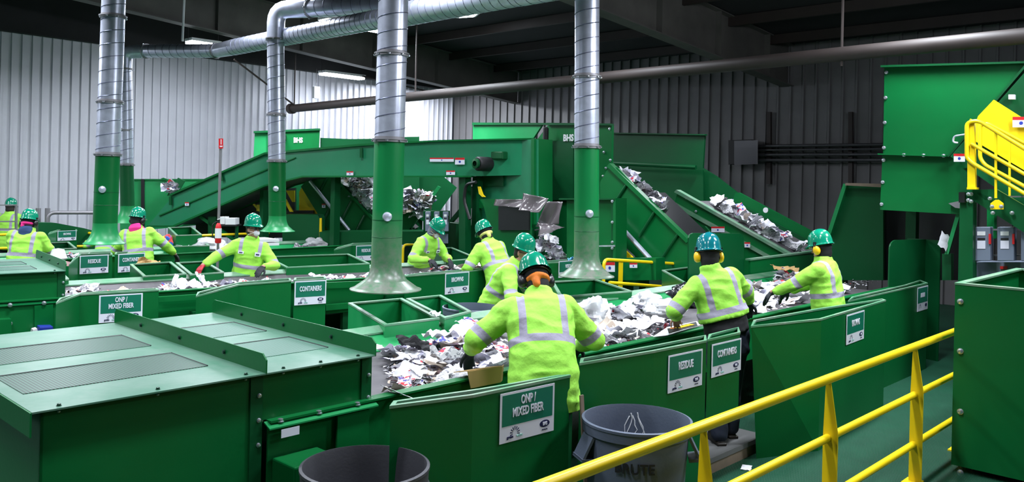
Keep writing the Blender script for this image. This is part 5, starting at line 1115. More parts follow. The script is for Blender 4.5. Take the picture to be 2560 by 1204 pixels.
    if ncape:
        c = MB(); q = nb - ty * .052 * h; loft(c, [(q - d * .075 * h - ty * .012, tx, ty, .02, .014), (q - d * .035 * h - ty * .008, tx, ty, .075, .022), (q + d * .0 * h, tx, ty, .092, .04), (q + d * .02 * h + ty * .02, tx, ty, .085, .05), (q + d * .04 * h + ty * .03, tx, ty, .07, .05)]); c.cap(nb + tx * -.06, nb + tx * .06 + ty * .02, .04, .04)
        remesh(o, c, 'hood_down', ncape, .011, 3, wr=.006, label='hood lying folded over the collar')
    if scarf:
        c = MB(); c.ell(hc - Hz * .018 - Hy * .016, .092 * kk, .104 * kk, .04 * kk, hB); c.ell(hc - Hz * .06 - Hy * .085 - Hx * .03, .03, .03, .045, hB); remesh(o, c, 'bandana', scarf, .010, 2, wr=.004)
    # ---- hard hat
    q = MB(); n = 40; hy2 = R(hatyaw); fx, fy = Hx * math.cos(hy2) + Hy * math.sin(hy2), -Hx * math.sin(hy2) + Hy * math.cos(hy2); base = hc + Hz * (.056 if face else .045) * kk - Hy * .004
    prof = [(1.0, 0.0), (1.0, .012), (.995, .035), (.96, .066), (.88, .098), (.74, .124), (.54, .142), (.30, .152), (.12, .1555), (.001, .156)]; vs = []
    def rim(a, out): # brim outline
        f = max(math.sin(a), 0) ** 2.2; return (.105 + out * .013) * math.cos(a), (.128 + out * (.013 + .040 * f)) * math.sin(a)
    rings = [[(rim(a, 1)[0] * 1., rim(a, 1)[1] * 1., -.008 - .012 * max(math.sin(a), 0) ** 3) for a in [2 * PI * jj / n for jj in range(n)]], [(rim(a, 1)[0] * .995, rim(a, 1)[1] * .995, -.003 - .012 * max(math.sin(a), 0) ** 3) for a in [2 * PI * jj / n for jj in range(n)]], [(rim(a, .15)[0], rim(a, .15)[1], .004) for a in [2 * PI * jj / n for jj in range(n)]]]
    for rr, zz in prof[1:]:
        rings.append([(.105 * rr * math.cos(a), .128 * rr * math.sin(a), zz + .007 * math.exp(-(.105 * rr * math.cos(a) / .016) ** 2) * (1 if rr < .97 else 0)) for a in [2 * PI * jj / n for jj in range(n)]])
    inner = [[(x * .965, y * .965, z - .004) for x, y, z in rg] for rg in rings[2:]][::-1]
    inner.append([(x * .985, y * .985, z - .004) for x, y, z in rings[0]])
    allr = rings + inner; sc = .99 * kk
    vs = [base + (fx * x + fy * y + Hz * z) * sc for rg in allr for x, y, z in rg]; K = len(allr)
    q.add(vs, [(i * n + jj, i * n + (jj + 1) % n, (i + 1) * n + (jj + 1) % n, (i + 1) * n + jj) for i in range(K - 1) for jj in range(n)], True)
    hat_o = q.build('hard_hat', hat, o, local=True)
    MB().tube([base + (fx * .098 * math.cos(a) + fy * .118 * math.sin(a) - Hz * .012) for a in [2 * PI * i / 24 for i in range(25)]], .006, 6, caps=False).build('suspension_band', 'black', hat_o, local=True)
    if muffs:
        for s_ in (-1, 1):
            cc_ = hc + Hx * s_ * .105 * kk - Hz * .012 - Hy * .005; ax = Hx * s_
            mu = MB().lathe([(.001, -.022), (.034, -.022), (.038, -.008), (.037, .006), (.03, .018), (.016, .024), (.001, .025)], cc_, ax, 24, sx=1.0, sy=1.0)
            c0 = cc_; mu.v = [c0 + (p - c0) + Hz * (p - c0).dot(Hz) * .28 for p in mu.v]
            m_ = mu.build('ear_muff', muffs, o, local=True); MB().lathe([(.030, -.034), (.041, -.032), (.041, -.02), (.03, -.02)], cc_, ax, 20).build('cushion', 'black', m_, local=True)
            MB().tube([cc_ + ax * .012, cc_ + ax * .016 + Hz * .05, base + Hx * s_ * .112 + Hz * .012], .006, 6).build('arm', 'black', m_, local=True)
            MB().box(base + Hx * s_ * .112 + Hz * .01, .014, .03, .035).build('bracket', 'black', m_, local=True)
    if mask:
        mk = MB(); mk.ell(hc + Hy * .072 * kk - Hz * .048, .042, .046, .044, hB, 20, 14); mo = mk.build('dust_mask', 'mask', o, local=True)
        for dz in (.0, -.05): MB().tube([hc + Hy * .08 * kk - Hz * .04 + Hx * .042, hc + Hx * .083 * kk + Hz * (-.02 + dz), hc - Hy * .08 + Hz * (.0 + dz), hc - Hx * .083 * kk + Hz * (-.02 + dz), hc + Hy * .08 * kk - Hz * .04 - Hx * .042], .003, 5).build('strap', 'white', mo, local=True)
    if face:
        for s_ in (-1, 1):
            e = MB(); e.ell(hc + Hy * .084 * kk + Hz * .012 + Hx * s_ * .03, .012, .008, .008, hB, 12, 8); e.build('eye', 'eye', o, local=True)
            MB().tube([hc + Hy * .092 * kk + Hz * .031 + Hx * s_ * .014, hc + Hy * .088 * kk + Hz * .035 + Hx * s_ * .03, hc + Hy * .078 * kk + Hz * .03 + Hx * s_ * .046], .0035, 5).build('eyebrow', 'hair', o, local=True)
    if glasses:
        for s_ in (-1, 1):
            e = MB(); e.ell(hc + Hy * .097 * kk + Hz * .010 + Hx * s_ * .033, .028, .006, .019, hB, 16, 8); e.build('glasses_lens', 'lens', o, local=True)
            MB().tube([hc + Hy * .09 * kk + Hz * .014 + Hx * s_ * .058, hc + Hx * s_ * .088 + Hz * .012], .003, 5).build('glasses_arm', 'black', o, local=True)
    if collar:
        for s_ in (-1, 1): 
            c = nb + d * .012 * h; MB().prism([c + ty * .075 * kk + tx * s_ * .005 - d * .03, c + ty * .03 + tx * s_ * .07 + d * .02, c + ty * .055 + tx * s_ * .085 - d * .02, c + ty * .092 + tx * s_ * .045 - d * .055], ty * .006).build('collar', 'hv', o, local=True)
    if patches:
        for s_ in (-1, 1):
            c = hip + d * .213 * h + tx * s_ * .062 * h + ty * (.083 * h * bulk + .014); w_ = .036; hh = .018 if s_ > 0 else .026
            pa = MB().prism([c - tx * w_ - d * hh, c + tx * w_ - d * hh, c + tx * w_ + d * hh - ty * .006, c - tx * w_ + d * hh - ty * .006], ty * .003).build('name_patch', 'signw', o, local=True)
            MB().prism([c - tx * w_ * .6 - d * hh * .3 + ty * .004, c + tx * w_ * .6 - d * hh * .3 + ty * .004, c + tx * w_ * .6 + d * hh * .3 + ty * .001, c - tx * w_ * .6 + d * hh * .3 + ty * .001], ty * .002).build('stitching', 'ink', pa, local=True)
    return o

person('person in orange bandana leaning over the near belt, closest to the camera', 1333, 1352, 5.45, .13, 8, 641, lean=33, side=0, head=(38, 8, 0), hl=(-.44, .42, .98), hr=(.34, .50, 1.0), cover=('hood', 'blackc'), scarf='orange', muffs='black', vox=.009, jlen=.125, bulk=1.08, legs=.1)
person('person bending behind the near belt, half hidden by the closest worker, facing right', 1313, 1262, 9.2, .0, -103, 589, lean=30, head=(16, -22, 0), hl=(-.15, .55, 1.0), hr=(.22, .5, 1.0), cover=('hair', 'hair'), face=True, glasses=True, vox=.012, jlen=.12)
person('person in blue-green hard hat and yellow ear muffs, dark trousers, on the plywood step', 1770, 1832, 7.15, .13, 10, 584, lean=10, side=-14, head=(12, -4, 0), hl=(-.36, .25, 1.02), hr=(.40, .42, 1.10), cover=('balaclava', 'blackc'), hat='hatb', muffs='muff', vox=.010, jlen=-.07, undershirt='blackc', legs=.18, gl=None)
person('person in yellow ear muffs reaching left with a black glove, farthest along the near belt', 2048, 2062, 8.55, .13, 50, 576, lean=8, side=0, head=(14, -10, 0), hl=(-.20, .62, 1.0), hr=(.20, .5, 1.05), cover=('balaclava', 'blackc'), muffs='muff', vox=.011, jlen=.10)
person('person in white face mask and one red glove behind the middle belt', 633, 622, 11.3, 0, -168, 537, lean=6, side=-8, head=(0, 42, 0), hl=(-.24, .36, 1.09), hr=(.52, .30, 1.10), cover=('hair', 'hair'), face=True, mask=True, glasses=True, gr='glover', vox=.011, collar=True, patches=True, jlen=.08, hatyaw=0)
person('person in grey hood and white face mask leaning over the middle belt', 1095, 1042, 13.0, 0, -130, 549, lean=28, head=(34, 8, 0), hl=(-.14, .50, 1.07), hr=(.24, .46, 1.08), cover=('hood', 'hoodg'), face=True, mask=True, vox=.013, collar=True, patches=True, jlen=.08)
person('person with yellow knotted cloth under the hard hat, bending at the middle belt', 1206, 1252, 11.4, 0, 42, 553, lean=32, side=0, head=(30, 6, 0), hl=(-.28, .48, .98), hr=(.25, .5, .95), cover=('balaclava', 'blackc'), scarf='ycloth', vox=.012, jlen=.14)
person('person with a bright pink hood lying on the back, at the far belt', 346, 362, 12.7, 0, 4, 519, lean=10, side=-8, head=(12, -20, 0), hl=(-.28, .35, .98), hr=(.42, .40, 1.0), cover=('balaclava', 'blackc'), ncape='pink', muffs='black', vox=.012, jlen=.12, bulk=1.08)
person('person with a navy hood lying on the back and a pink headscarf, elbows spread', 75, 66, 11.9, 0, 6, 523, lean=10, side=3, head=(12, -8, 0), hl=(-.16, .45, 1.0), hr=(.18, .45, 1.0), cover=('balaclava', 'blackc'), scarf='pink', ncape='hoodn', muffs='black', vox=.012, jlen=.12, bulk=1.12)
person('person behind the grey steel frame, leftmost and farthest from the camera', 28, 22, 16.9, 0, -4, 495, lean=8, head=(10, 0, 0), hl=(-.25, .4, .98), hr=(.25, .4, .98), cover=('hood', 'hair'), vox=.016, jlen=.12, bulk=1.1)
person('person mostly hidden behind the leftmost duct, only bright sleeves showing', 272, 283, 15.6, 0, 10, 560, lean=38, head=(30, 0, 0), hl=(-.38, .3, .98), hr=(.55, .2, 1.05), cover=('hood', 'hair'), vox=.018, jlen=.12)

# ================================================================ waste paper
rnd = random.Random(11)
def crumple(seed, w, l, fold=.5, n=9):
    r = random.Random(seed); vs = []; ph = [r.uniform(0, 10) for _ in range(6)]; ax = r.uniform(0, PI); amp = fold
    for i in range(n):
        for j in range(n):
            u = i / (n - 1) - .5; v = j / (n - 1) - .5; x = u * w; y = v * l
            c = x * math.cos(ax) + y * math.sin(ax)
            z = amp * w * (.35 * abs(noise.noise(Vector((u * 2.2 + ph[0], v * 2.2 + ph[1], 0)))) * 2 + .18 * abs(math.sin(c / w * 4 + ph[2])) + .12 * noise.noise(Vector((u * 6 + ph[3], v * 6 + ph[4], 1))))
            x *= 1 - .25 * amp + .2 * noise.noise(Vector((u * 3 + ph[5], v * 3, 5))); y *= 1 - .2 * amp + .2 * noise.noise(Vector((u * 3, v * 3 + ph[5], 9)))
            vs.append(Vector((x, y, z)))
    return vs, [(i * n + j, (i + 1) * n + j, (i + 1) * n + j + 1, i * n + j + 1) for i in range(n - 1) for j in range(n - 1)]
def paper_mat(name, base, inks, scale=9, thr=.58, rough=.75):
    m = bpy.data.materials.new(name); m.use_nodes = True; nt = m.node_tree; b = nt.nodes['Principled BSDF']; tc = nt.nodes.new('ShaderNodeTexCoord')
    col = nt.nodes.new('ShaderNodeRGB'); col.outputs[0].default_value = (*base, 1); last = col.outputs[0]
    for i, ink in enumerate(inks):
        n = nt.nodes.new('ShaderNodeTexVoronoi'); n.inputs['Scale'].default_value = scale * (1 + .7 * i); mp = nt.nodes.new('ShaderNodeMapping'); mp.inputs['Location'].default_value = (i * 3.1, 7.7, i); mp.inputs['Scale'].default_value = (1, 2.2, 1)
        nt.links.new(tc.outputs['Object'], mp.inputs[0]); nt.links.new(mp.outputs[0], n.inputs['Vector'])
        g = nt.nodes.new('ShaderNodeMath'); g.operation = 'GREATER_THAN'; g.inputs[1].default_value = thr; s = nt.nodes.new('ShaderNodeSeparateColor'); nt.links.new(n.outputs['Color'], s.inputs[0]); nt.links.new(s.outputs[i % 3], g.inputs[0])
        mx = nt.nodes.new('ShaderNodeMix'); mx.data_type = 'RGBA'; mx.inputs[7].default_value = (*ink, 1); nt.links.new(g.outputs[0], mx.inputs[0]); nt.links.new(last, mx.inputs[6]); last = mx.outputs[2]
    nt.links.new(last, b.inputs['Base Color']); b.inputs['Roughness'].default_value = rough; return m
PM = [paper_mat('white_paper', (.74, .73, .78), []), paper_mat('white_paper_printed', (.72, .71, .76), [(.35, .34, .38)], 30, .8), paper_mat('newsprint', (.50, .49, .50), [(.30, .30, .32), (.16, .16, .18)], 34, .72),
      paper_mat('colour_print', (.70, .68, .74), [(.5, .03, .05), (.06, .07, .3)], 14, .82), paper_mat('red_print', (.68, .66, .7), [(.55, .03, .04)], 8, .62), paper_mat('beige_paper', (.55, .46, .38), [(.38, .3, .24)], 16, .7), paper_mat('dark_print', (.15, .14, .16), [(.4, .4, .42)], 16, .75), paper_mat('pale_lilac_paper', (.62, .60, .74), [])]
CR_ = []
for k in range(14):
    vs, fs = crumple(k, rnd.uniform(.18, .31), rnd.uniform(.13, .27), rnd.uniform(.12, .5)); CR_.append(MB().add(vs, fs, True))
pm_cache = {}
def scrap(i, mi, p, sc, rz, tilt, label, group, name='paper_scrap', tz=None):
    if (i, mi) not in pm_cache:
        o = CR_[i].build(name, PM[mi]); so = o.data; pm_cache[(i, mi)] = so; bpy.data.objects.remove(o)
    o = bpy.data.objects.new(name, pm_cache[(i, mi)]); COL.objects.link(o); o.location = p; o.rotation_euler = (tilt[0], tilt[1], rz); o.scale = (sc, sc, sc * rnd.uniform(.7, 1.3)); return tag(o, label, 'waste paper', group)
def inpoly(x, y, P):
    c = False
    for i in range(len(P)):
        (x1, y1), (x2, y2) = P[i - 1], P[i]
        if (y1 > y) != (y2 > y) and x < (x2 - x1) * (y - y1) / (y2 - y1) + x1: c = not c
    return c
WT = [0] * 12 + [1] * 8 + [2] * 4 + [3] * 3 + [4] * 1 + [5] * 3 + [6] * 2 + [7] * 4
def heap(n, poly, plane, label, group, pile=.0, sc=(.7, 1.25), tilt=.5, merged=None):
    mg = MB() if merged else None; mi_ = []
    xs = [p[0] for p in poly]; ys = [p[1] for p in poly]; k = 0
    while k < n:
        x, y = rnd.uniform(min(xs), max(xs)), rnd.uniform(min(ys), max(ys))
        if not inpoly(x, y, poly): continue
        p = plane(x, y) + Vector((0, 0, rnd.random() * pile)); k += 1
        if merged:
            B_ = CR_[rnd.randrange(len(CR_))]; E = Matrix.Rotation(rnd.uniform(0, 6.3), 3, 'Z') @ Matrix.Rotation(rnd.uniform(-tilt, tilt), 3, 'X') @ Matrix.Rotation(rnd.uniform(-tilt, tilt), 3, 'Y'); s_ = rnd.uniform(*sc) * .8
            mg.add([p + E @ v * s_ for v in B_.v], B_.f, True); mi_ += [rnd.choice(WT)] * len(B_.f); continue
        scrap(rnd.randrange(len(CR_)), rnd.choice(WT), p, rnd.uniform(*sc), rnd.uniform(0, 6.3), (rnd.uniform(-tilt, tilt), rnd.uniform(-tilt, tilt)), label, group)
    if merged:
        me = bpy.data.meshes.new(merged); me.from_pydata([tuple(v) for v in mg.v], [], mg.f)
        for m_ in PM: me.materials.append(m_)
        me.polygons.foreach_set('material_index', mi_); me.polygons.foreach_set('use_smooth', [True] * len(mi_)); me.update()
        o = bpy.data.objects.new(merged, me); COL.objects.link(o); tag(o, label, 'waste paper', kind='stuff')
BZ = lambda z: (lambda x, y: atZ(x, y, z))
def clampT(z, F, t0, t1, s0=-99, s1=99):
    def f(x, y):
        p = atZ(x, y, z); s = F.u.dot(p); t = F.v.dot(p); return F.P(max(s0, min(s1, s)), max(t0, min(t1, t)), z)
    return f
c1p = clampT(.86, F1, 4.22, 5.5, 3.2, 11.6)
heap(62, [(968, 868), (1040, 880), (1110, 856), (1250, 850), (1262, 945), (1180, 950), (972, 1000)], c1p, 'crumpled waste paper in the heap beside the near hood', 'paper heap beside the near hood', .05, (.6, 1.1))
heap(16, [(1120, 830), (1200, 810), (1250, 850), (1200, 880), (1110, 880)], c1p, 'bright printed paper piled by the closest worker on the left', 'paper pile by the closest worker', .10, (.8, 1.4), .7)
heap(38, [(1435, 770), (1520, 750), (1620, 790), (1680, 800), (1700, 830), (1560, 850), (1445, 880)], c1p, 'crumpled waste paper between the closest worker and the blue-helmeted one', 'paper on the near belt, middle stretch', .05, (.7, 1.3))
heap(48, [(1850, 700), (1990, 690), (2010, 730), (1985, 765), (1880, 790), (1850, 780)], c1p, 'crumpled white paper heaped between the two workers in yellow ear muffs', 'paper heap between the yellow-muffed workers', .08, (.8, 1.6), .45)
heap(18, [(1700, 740), (1760, 720), (1870, 690), (1900, 700), (1860, 740), (1800, 790)], c1p, 'crumpled paper in front of the blue-helmeted worker', 'paper in front of the blue-helmeted worker', .06, (.8, 1.3), .6)
heap(30, [(2110, 690), (2200, 650), (2205, 705), (2125, 725)], c1p, 'crumpled paper at the far end of the near belt', 'paper at the far end of the near belt', .12, (.8, 1.3), .7)
c2p = clampT(.86, F2, 9.7, 10.5)
heap(18, [(330, 715), (560, 695), (560, 712), (330, 726)], c2p, 'paper scrap on the middle belt left of the masked worker', 'paper scraps on the middle belt, left stretch', .02, (.7, 1.2))
heap(6, [(145, 735), (190, 730), (260, 720), (275, 730), (200, 742)], c2p, 'paper scrap on the middle belt beside its end hood', 'paper scraps beside the end hood', .03, (.8, 1.3))
heap(24, [(560, 700), (730, 690), (1000, 675), (1000, 690), (740, 705), (560, 715)], c2p, 'paper scrap on the middle belt between the masked worker and the foreground duct', 'paper scraps on the middle belt, centre stretch', .02, (.6, 1.1))
heap(26, [(1015, 665), (1190, 652), (1195, 668), (1015, 684)], c2p, 'paper scrap on the middle belt in front of the hooded worker', 'paper scraps in front of the hooded worker', .05, (.7, 1.3), .6)
c3p = clampT(.86, F1, 13.4, 14.3)
heap(40, [(415, 625), (560, 615), (600, 625), (420, 640)], c3p, 'loose paper scraps on the far belt beside the pink-hooded worker', 'paper scraps on the far belt', .10, (.9, 1.7), .6, merged='paper_pile')
heap(14, [(690, 612), (800, 610), (800, 620), (690, 622)], c3p, 'loose paper scraps on the far belt beyond the elbowed duct', 'paper scraps at the right end of the far belt', .06, (.8, 1.2), .6, merged='paper_pile')
heap(12, [(130, 640), (165, 630), (175, 645), (135, 655)], c3p, 'loose paper scraps on the far belt beside the navy-hooded worker', 'paper scraps by the navy-hooded worker', .06, (.8, 1.4), .6, merged='paper_pile')
# falling stream on the inclines
def inc(pts, s_, ds):
    def f(x, y): return atS(x, y, s_ + rnd.uniform(0, ds))
    return f
heap(60, [(1785, 500), (1820, 505), (1900, 560), (2015, 615), (2025, 640), (1960, 625), (1850, 560)], inc(None, 13.55, .4), 'loose paper scraps sliding down the gentle incline conveyor', 'paper on the gentle incline', .03, (.9, 1.5), .9, merged='paper_pile')
heap(34, [(1540, 418), (1560, 425), (1665, 510), (1670, 545), (1600, 500)], inc(None, 11.75, .4), 'loose paper scraps sliding down the steep incline conveyor', 'paper on the steep incline', .03, (.9, 1.6), .9, merged='paper_pile')
P2 = p2
def onp2(x, y): return plane_pt(x, y, P2) + plane_n(P2) * rnd.uniform(-.05, .3)
heap(170, [(845, 442), (930, 442), (930, 525), (905, 505)], onp2, 'loose paper heaped left of the foreground duct', 'paper heap under the overhead conveyor, left part', .02, (.8, 1.5), 1.2, merged='paper_pile')
heap(140, [(1004, 480), (1080, 490), (1075, 500), (1045, 545), (1004, 510)], onp2, 'loose paper heaped right of the foreground duct', 'paper heap under the overhead conveyor, right part', .02, (.8, 1.5), 1.2, merged='paper_pile')
heap(26, [(1336, 405), (1355, 405), (1350, 445), (1370, 480), (1340, 495)], lambda x, y: atS(x, y, 11.8), 'loose paper falling past the bright edge of the head box', 'falling paper beside the head box', .0, (.8, 1.4), 1.4, merged='paper_pile')
heap(30, [(1345, 560), (1365, 560), (1400, 630), (1400, 655), (1340, 650), (1350, 600)], lambda x, y: atS(x, y, 11.0), 'loose paper falling behind the vinyl curtain', 'falling paper behind the vinyl curtain', .0, (.8, 1.4), 1.4, merged='paper_pile')
heap(8, [(428, 462), (448, 462), (446, 488), (430, 490)], lambda x, y: onAB(x, y, pw[1], pw[2]) - plane_n(pw) * .4, 'loose white paper piled beside the raised plate of the rear bunker', 'scraps beside the raised plate', .0, (1.2, 1.8), .9, merged='paper_pile')
# tiny shreds nobody could count
def shreds(n, poly, pf, name, label):
    mb = MB(); xs = [p[0] for p in poly]; ys = [p[1] for p in poly]; k = 0
    while k < n:
        x, y = rnd.uniform(min(xs), max(xs)), rnd.uniform(min(ys), max(ys))
        if not inpoly(x, y, poly): continue
        k += 1; p = pf(x, y); a = rnd.uniform(0, 6.3); w = rnd.uniform(.01, .035); l = rnd.uniform(.02, .06); dx = Vector((math.cos(a), math.sin(a), rnd.uniform(-.4, .4))) * l; dy = Vector((-math.sin(a), math.cos(a), rnd.uniform(-.4, .4))) * w; z = Vector((0, 0, rnd.random() * .05))
        mb.add([p + z, p + z + dx, p + z + dx + dy, p + z + dy * .8 + Vector((0, 0, .01))], [(0, 1, 2, 3)])
    o = mb.build(name, PM[1]); o.data.materials.append(PM[6]); o.data.materials.append(PM[4]); o.data.materials.append(PM[5])
    for f in o.data.polygons: f.material_index = rnd.choice((0, 0, 0, 1, 1, 2, 3))
    tag(o, label, 'paper shreds', kind='stuff')
shreds(900, [(968, 850), (1262, 850), (1262, 945), (972, 1010)], clampT(.845, F1, 4.15, 5.5, 3.1, 11), 'paper_shreds', 'tiny paper shreds under the heap beside the near hood')
shreds(500, [(1435, 770), (1700, 800), (1700, 840), (1445, 890)], clampT(.845, F1, 4.15, 5.5), 'paper_shreds', 'tiny paper shreds on the middle stretch of the near belt')
shreds(700, [(1850, 700), (2205, 650), (2205, 705), (1880, 790)], clampT(.845, F1, 4.15, 5.5), 'paper_shreds', 'tiny paper shreds on the far stretch of the near belt')
shreds(600, [(145, 720), (1000, 665), (1195, 650), (1195, 672), (1000, 692), (150, 745)], clampT(.845, F2, 9.65, 10.55), 'paper_shreds', 'tiny paper shreds scattered along the middle belt')
# ---- single recognisable pieces
def piece(name, label, cat, seed, w, l, fold, p, rz, tilt, m, sub=0):
    vs, fs = crumple(seed, w, l, fold, 13); o = MB().add(vs, fs, False).build(name, m); o.location = p; o.rotation_euler = (tilt[0], tilt[1], rz)
    so = o.modifiers.new('t', 'SOLIDIFY'); so.thickness = .002; return tag(o, label, cat)
def blob(name, label, cat, p, rx, ry, rz_, rot, m, seed, amp=.25, spikes=3.):
    mb = MB().ell((0, 0, 0), 1, 1, 1, None, 40, 24); P = []
    for v in mb.v:
        q = v * 1.9 + Vector((seed, 0, 0)); a = 1 + amp * (noise.noise(q) * 1.2 + (1 - 2 * abs(noise.noise(q * spikes * .6))) * .35 - .1); P.append(Vector((v.x * rx * a, v.y * ry * a, v.z * rz_ * a)))
    mb.v = P; o = mb.build(name, m); o.location = p; o.rotation_euler = (0, 0, rot); o.data.polygons.foreach_set('use_smooth', [True] * len(o.data.polygons)); return tag(o, label, cat)
blob('bin_liner', 'crumpled black bin liner beside the blue-helmeted worker', 'plastic bag', c1p(1712, 762) + Vector((0, 0, .10)), .20, .16, .13, .8, 'bagb', 3.3, .45)
blob('plastic_bag', 'milky plastic bag with paper inside, beside the black bin liner', 'plastic bag', c1p(1660, 790) + Vector((0, 0, .08)), .26, .15, .10, .6, 'bagc', 5.1, .4)
blob('plastic_bag', 'puffed white plastic bag lying behind the milky one', 'plastic bag', c1p(1610, 770) + Vector((0, 0, .10)), .22, .12, .09, .9, 'white', 8.1, .4)
blob('plastic_bag', 'translucent bag draped over white paper right of the closest worker', 'plastic bag', c1p(1475, 812) + Vector((0, 0, .10)), .17, .15, .15, .3, 'bagc', 2.7, .5)
piece('white_sheet', 'upright curled white sheet behind the translucent bag', 'waste paper', 91, .24, .24, .3, c1p(1505, 800) + Vector((0, 0, .12)), .8, (1.1, .2), PM[0])
piece('cardboard_sheet', 'plain brown cardboard folded over the rim by the closest worker', 'cardboard', 52, .2, .2, .02, Vector((0, 0, 0)), 0, (0, 0), 'card').hide_render = False
cbd = bpy.data.objects[-1] if False else [o for o in COL.objects if o.name.startswith('cardboard_sheet')][0]; bpy.data.objects.remove(cbd)
cb = thing('cardboard_sheet', 'plain brown cardboard folded over the near rim by the closest worker', 'cardboard', atT(1215, 925, 3.95))
pp_ = [atT(x, y, 3.93) for x, y in ((1176, 970), (1250, 955), (1254, 915), (1168, 928))]; MB().prism(pp_, -F1.v * .005).build('hanging_flap', 'card', cb)
MB().prism([pp_[3], pp_[2], pp_[2] + F1.v * .13 - Vector((0, 0, .03)), pp_[3] + F1.v * .13 - Vector((0, 0, .03))], (0, 0, .005)).build('top_flap', 'card', cb)
MB().prism([pp_[1], pp_[1] + F1.u * .05 - F1.v * -.03, pp_[2] + F1.u * .05 - F1.v * -.03, pp_[2]], -F1.v * .005).build('side_flap', 'card', cb, label='darker folded side')
# yellow and black poster sheet lying on the rim
q = [atZ(x, y, 1.015) for x, y in ((1632, 842), (1668, 818), (1742, 803), (1750, 812), (1668, 838))]
ps_ = thing('printed_sheet', 'white sheet with a yellow and orange printed strip lying against the near rim', 'waste paper', q[0])
MB().prism(q, (0, 0, .003)).build('sheet', PM[0], ps_)
q2 = [atZ(x, y, 1.02) for x, y in ((1668, 821), (1740, 804), (1744, 813), (1672, 833))]; st_ = MB().prism(q2, (0, 0, .002)).build('dark_strip', 'black', ps_)
dx_ = (q2[1] - q2[0]).normalized(); dy_ = Vector((-dx_.y, dx_.x, 0)); c_ = sum(q2, Vector()) / 4
lettering(st_, 'WORKINGMEN', .07, c_ + dx_ * .03 + Vector((0, 0, .004)), dx_, dy_, Vector((0, 0, 1)), 'yellow', sx=.6, bold=.03)
MB().prism([q2[0] + dx_ * .03 + dy_ * .0 + Vector((math.cos(a) * .022, math.sin(a) * .022, .004)) + dy_ * -.03 for a in [2 * PI * i / 12 for i in range(12)]], (0, 0, .001)).build('orange_dot', 'orange', st_)
piece('newspaper_sheet', 'red and white printed sheet folded at the right elbow of the closest worker', 'waste paper', 71, .26, .2, .5, c1p(1478, 858) + Vector((0, 0, .03)), .9, (.2, .1), PM[4])
piece('newspaper_sheet', 'dark opened magazine spread lying flat near the rim', 'waste paper', 72, .34, .16, .35, c1p(1520, 862) + Vector((0, 0, .02)), .5, (0, .1), PM[6])
piece('flyer', 'white flyer with coloured print behind the left elbow of the closest worker', 'waste paper', 73, .22, .2, .35, c1p(1158, 838) + Vector((0, 0, .10)), .4, (.5, .3), PM[3])
piece('red_carton', 'red printed carton under the white flyer', 'waste paper', 74, .2, .12, .5, c1p(1195, 858) + Vector((0, 0, .05)), .7, (.2, .2), PM[4])
piece('dark_rag', 'dark grey crumpled cloth piece in the near heap', 'cloth', 75, .3, .2, .5, c1p(1030, 900) + Vector((0, 0, .10)), .2, (.1, .3), 'blackc')
piece('dark_newspaper', 'curved grey newspaper in front of the near heap', 'waste paper', 76, .32, .2, .55, c1p(1120, 930) + Vector((0, 0, .08)), .3, (.1, .1), PM[2])
piece('white_strip', 'narrow white strip hanging over the near rim beside the hood', 'waste paper', 77, .05, .3, .2, atZ(995, 985, 1.0) + Vector((0, 0, .01)), .9, (.1, .5), PM[0])
ct = MB().lathe([(.001, 0), (.03, 0), (.036, .1), (.033, .1), (.028, .005), (.001, .005)], c1p(1432, 776) + Vector((0, 0, .06)), (1, -.5, .1), 18).build('paper_tube', PM[4]); tag(ct, 'red and white paper cup lying beside the closest worker', 'cup')
piece('brown_board', 'crumpled brown board standing in the open chute behind the middle belt', 'cardboard', 81, .36, .3, .5, atZ(368, 672, .92), .2, (.7, .2), 'card')
piece('kraft_bag', 'torn brown paper bag hanging over the edge at the far end of the near belt', 'paper bag', 82, .42, .2, .3, c1p(2190, 660) + Vector((0, 0, .22)), .3, (.3, .1), 'card')
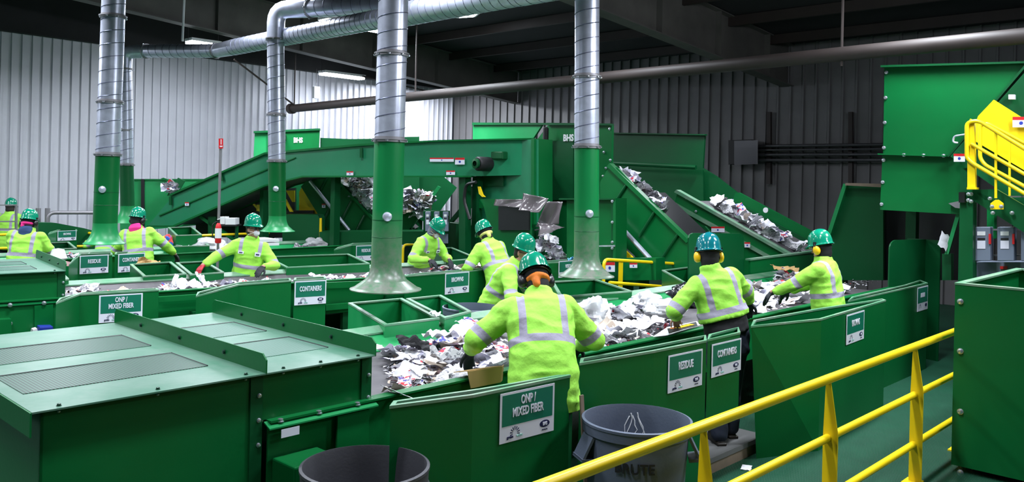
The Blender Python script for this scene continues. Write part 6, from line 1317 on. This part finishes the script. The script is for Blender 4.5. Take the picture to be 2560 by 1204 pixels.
piece('floor_paper', 'single white scrap of paper lying on the green deck beyond the railing', 'waste paper', 83, .13, .08, .06, atZ(1866, 1168, .004), 1.2, (0, 0), PM[0])
piece('hanging_scrap', 'small white scrap stuck on the open chute edge behind the near belt', 'waste paper', 84, .1, .1, .8, atZ(1085, 788, 1.045), 1.2, (.3, 0), PM[0])
piece('standing_sheet', 'white strip standing up on the middle belt', 'waste paper', 85, .06, .22, .3, c2p(395, 712) + Vector((0, 0, .1)), .3, (1.2, .3), PM[0])
piece('peaked_sheet', 'white sheet folded into a peak on the middle belt', 'waste paper', 86, .2, .3, .8, c2p(478, 712) + Vector((0, 0, .06)), 1.2, (.6, .3), PM[0])
piece('blue_wrapper', 'light blue wrapper on the bin behind the second duct', 'plastic bag', 87, .16, .12, .7, atZ(1428, 652, 1.16), 1.2, (.1, .1), mat('light_blue_film', (.1, .35, .7), .4))
bg = blob('snack_bag', 'red and blue bag held up beside the pink-hooded worker', 'bag', atT(420, 606, 12.9), .07, .05, .12, .2, paper_mat('red_blue_print', (.6, .05, .06), [(.03, .1, .5)], 9, .5), 6.6, .3)
pile_ = blob('plastic_bag', 'pale puffed bag on the far belt beside the pink-hooded worker', 'plastic bag', c3p(450, 622) + Vector((0, 0, .12)), .28, .2, .14, .4, 'bagc', 4.4, .4)
tray = blob('plastic_bag', 'grey plastic bag on the far belt beyond the masked worker', 'plastic bag', c3p(728, 612) + Vector((0, 0, .08)), .22, .15, .12, .4, 'bagc', 9.4, .5)
tag(MB().lathe([(.001, .0), (.11, 0), (.12, .02), (.08, .14), (.001, .16)], atZ(145, 648, 1.02), n=18).build('white_tub', 'white'), 'upturned white tub by the navy-hooded worker', 'tub')
tag(piece('board_sheet', 'x', 'waste paper', 88, .4, .3, .15, atZ(140, 660, .98), .5, (.1, .1), mat('mauve_board', (.25, .13, .13), .7)), 'mauve board under the white tub')
tag(piece('leaning_sheet', 'x', 'waste paper', 89, .16, .2, .05, atS(2360, 602, 11.7), .3, (1.4, .5), PM[0]), 'pale sheet leaning on the slanted bar behind the tall chute panel')
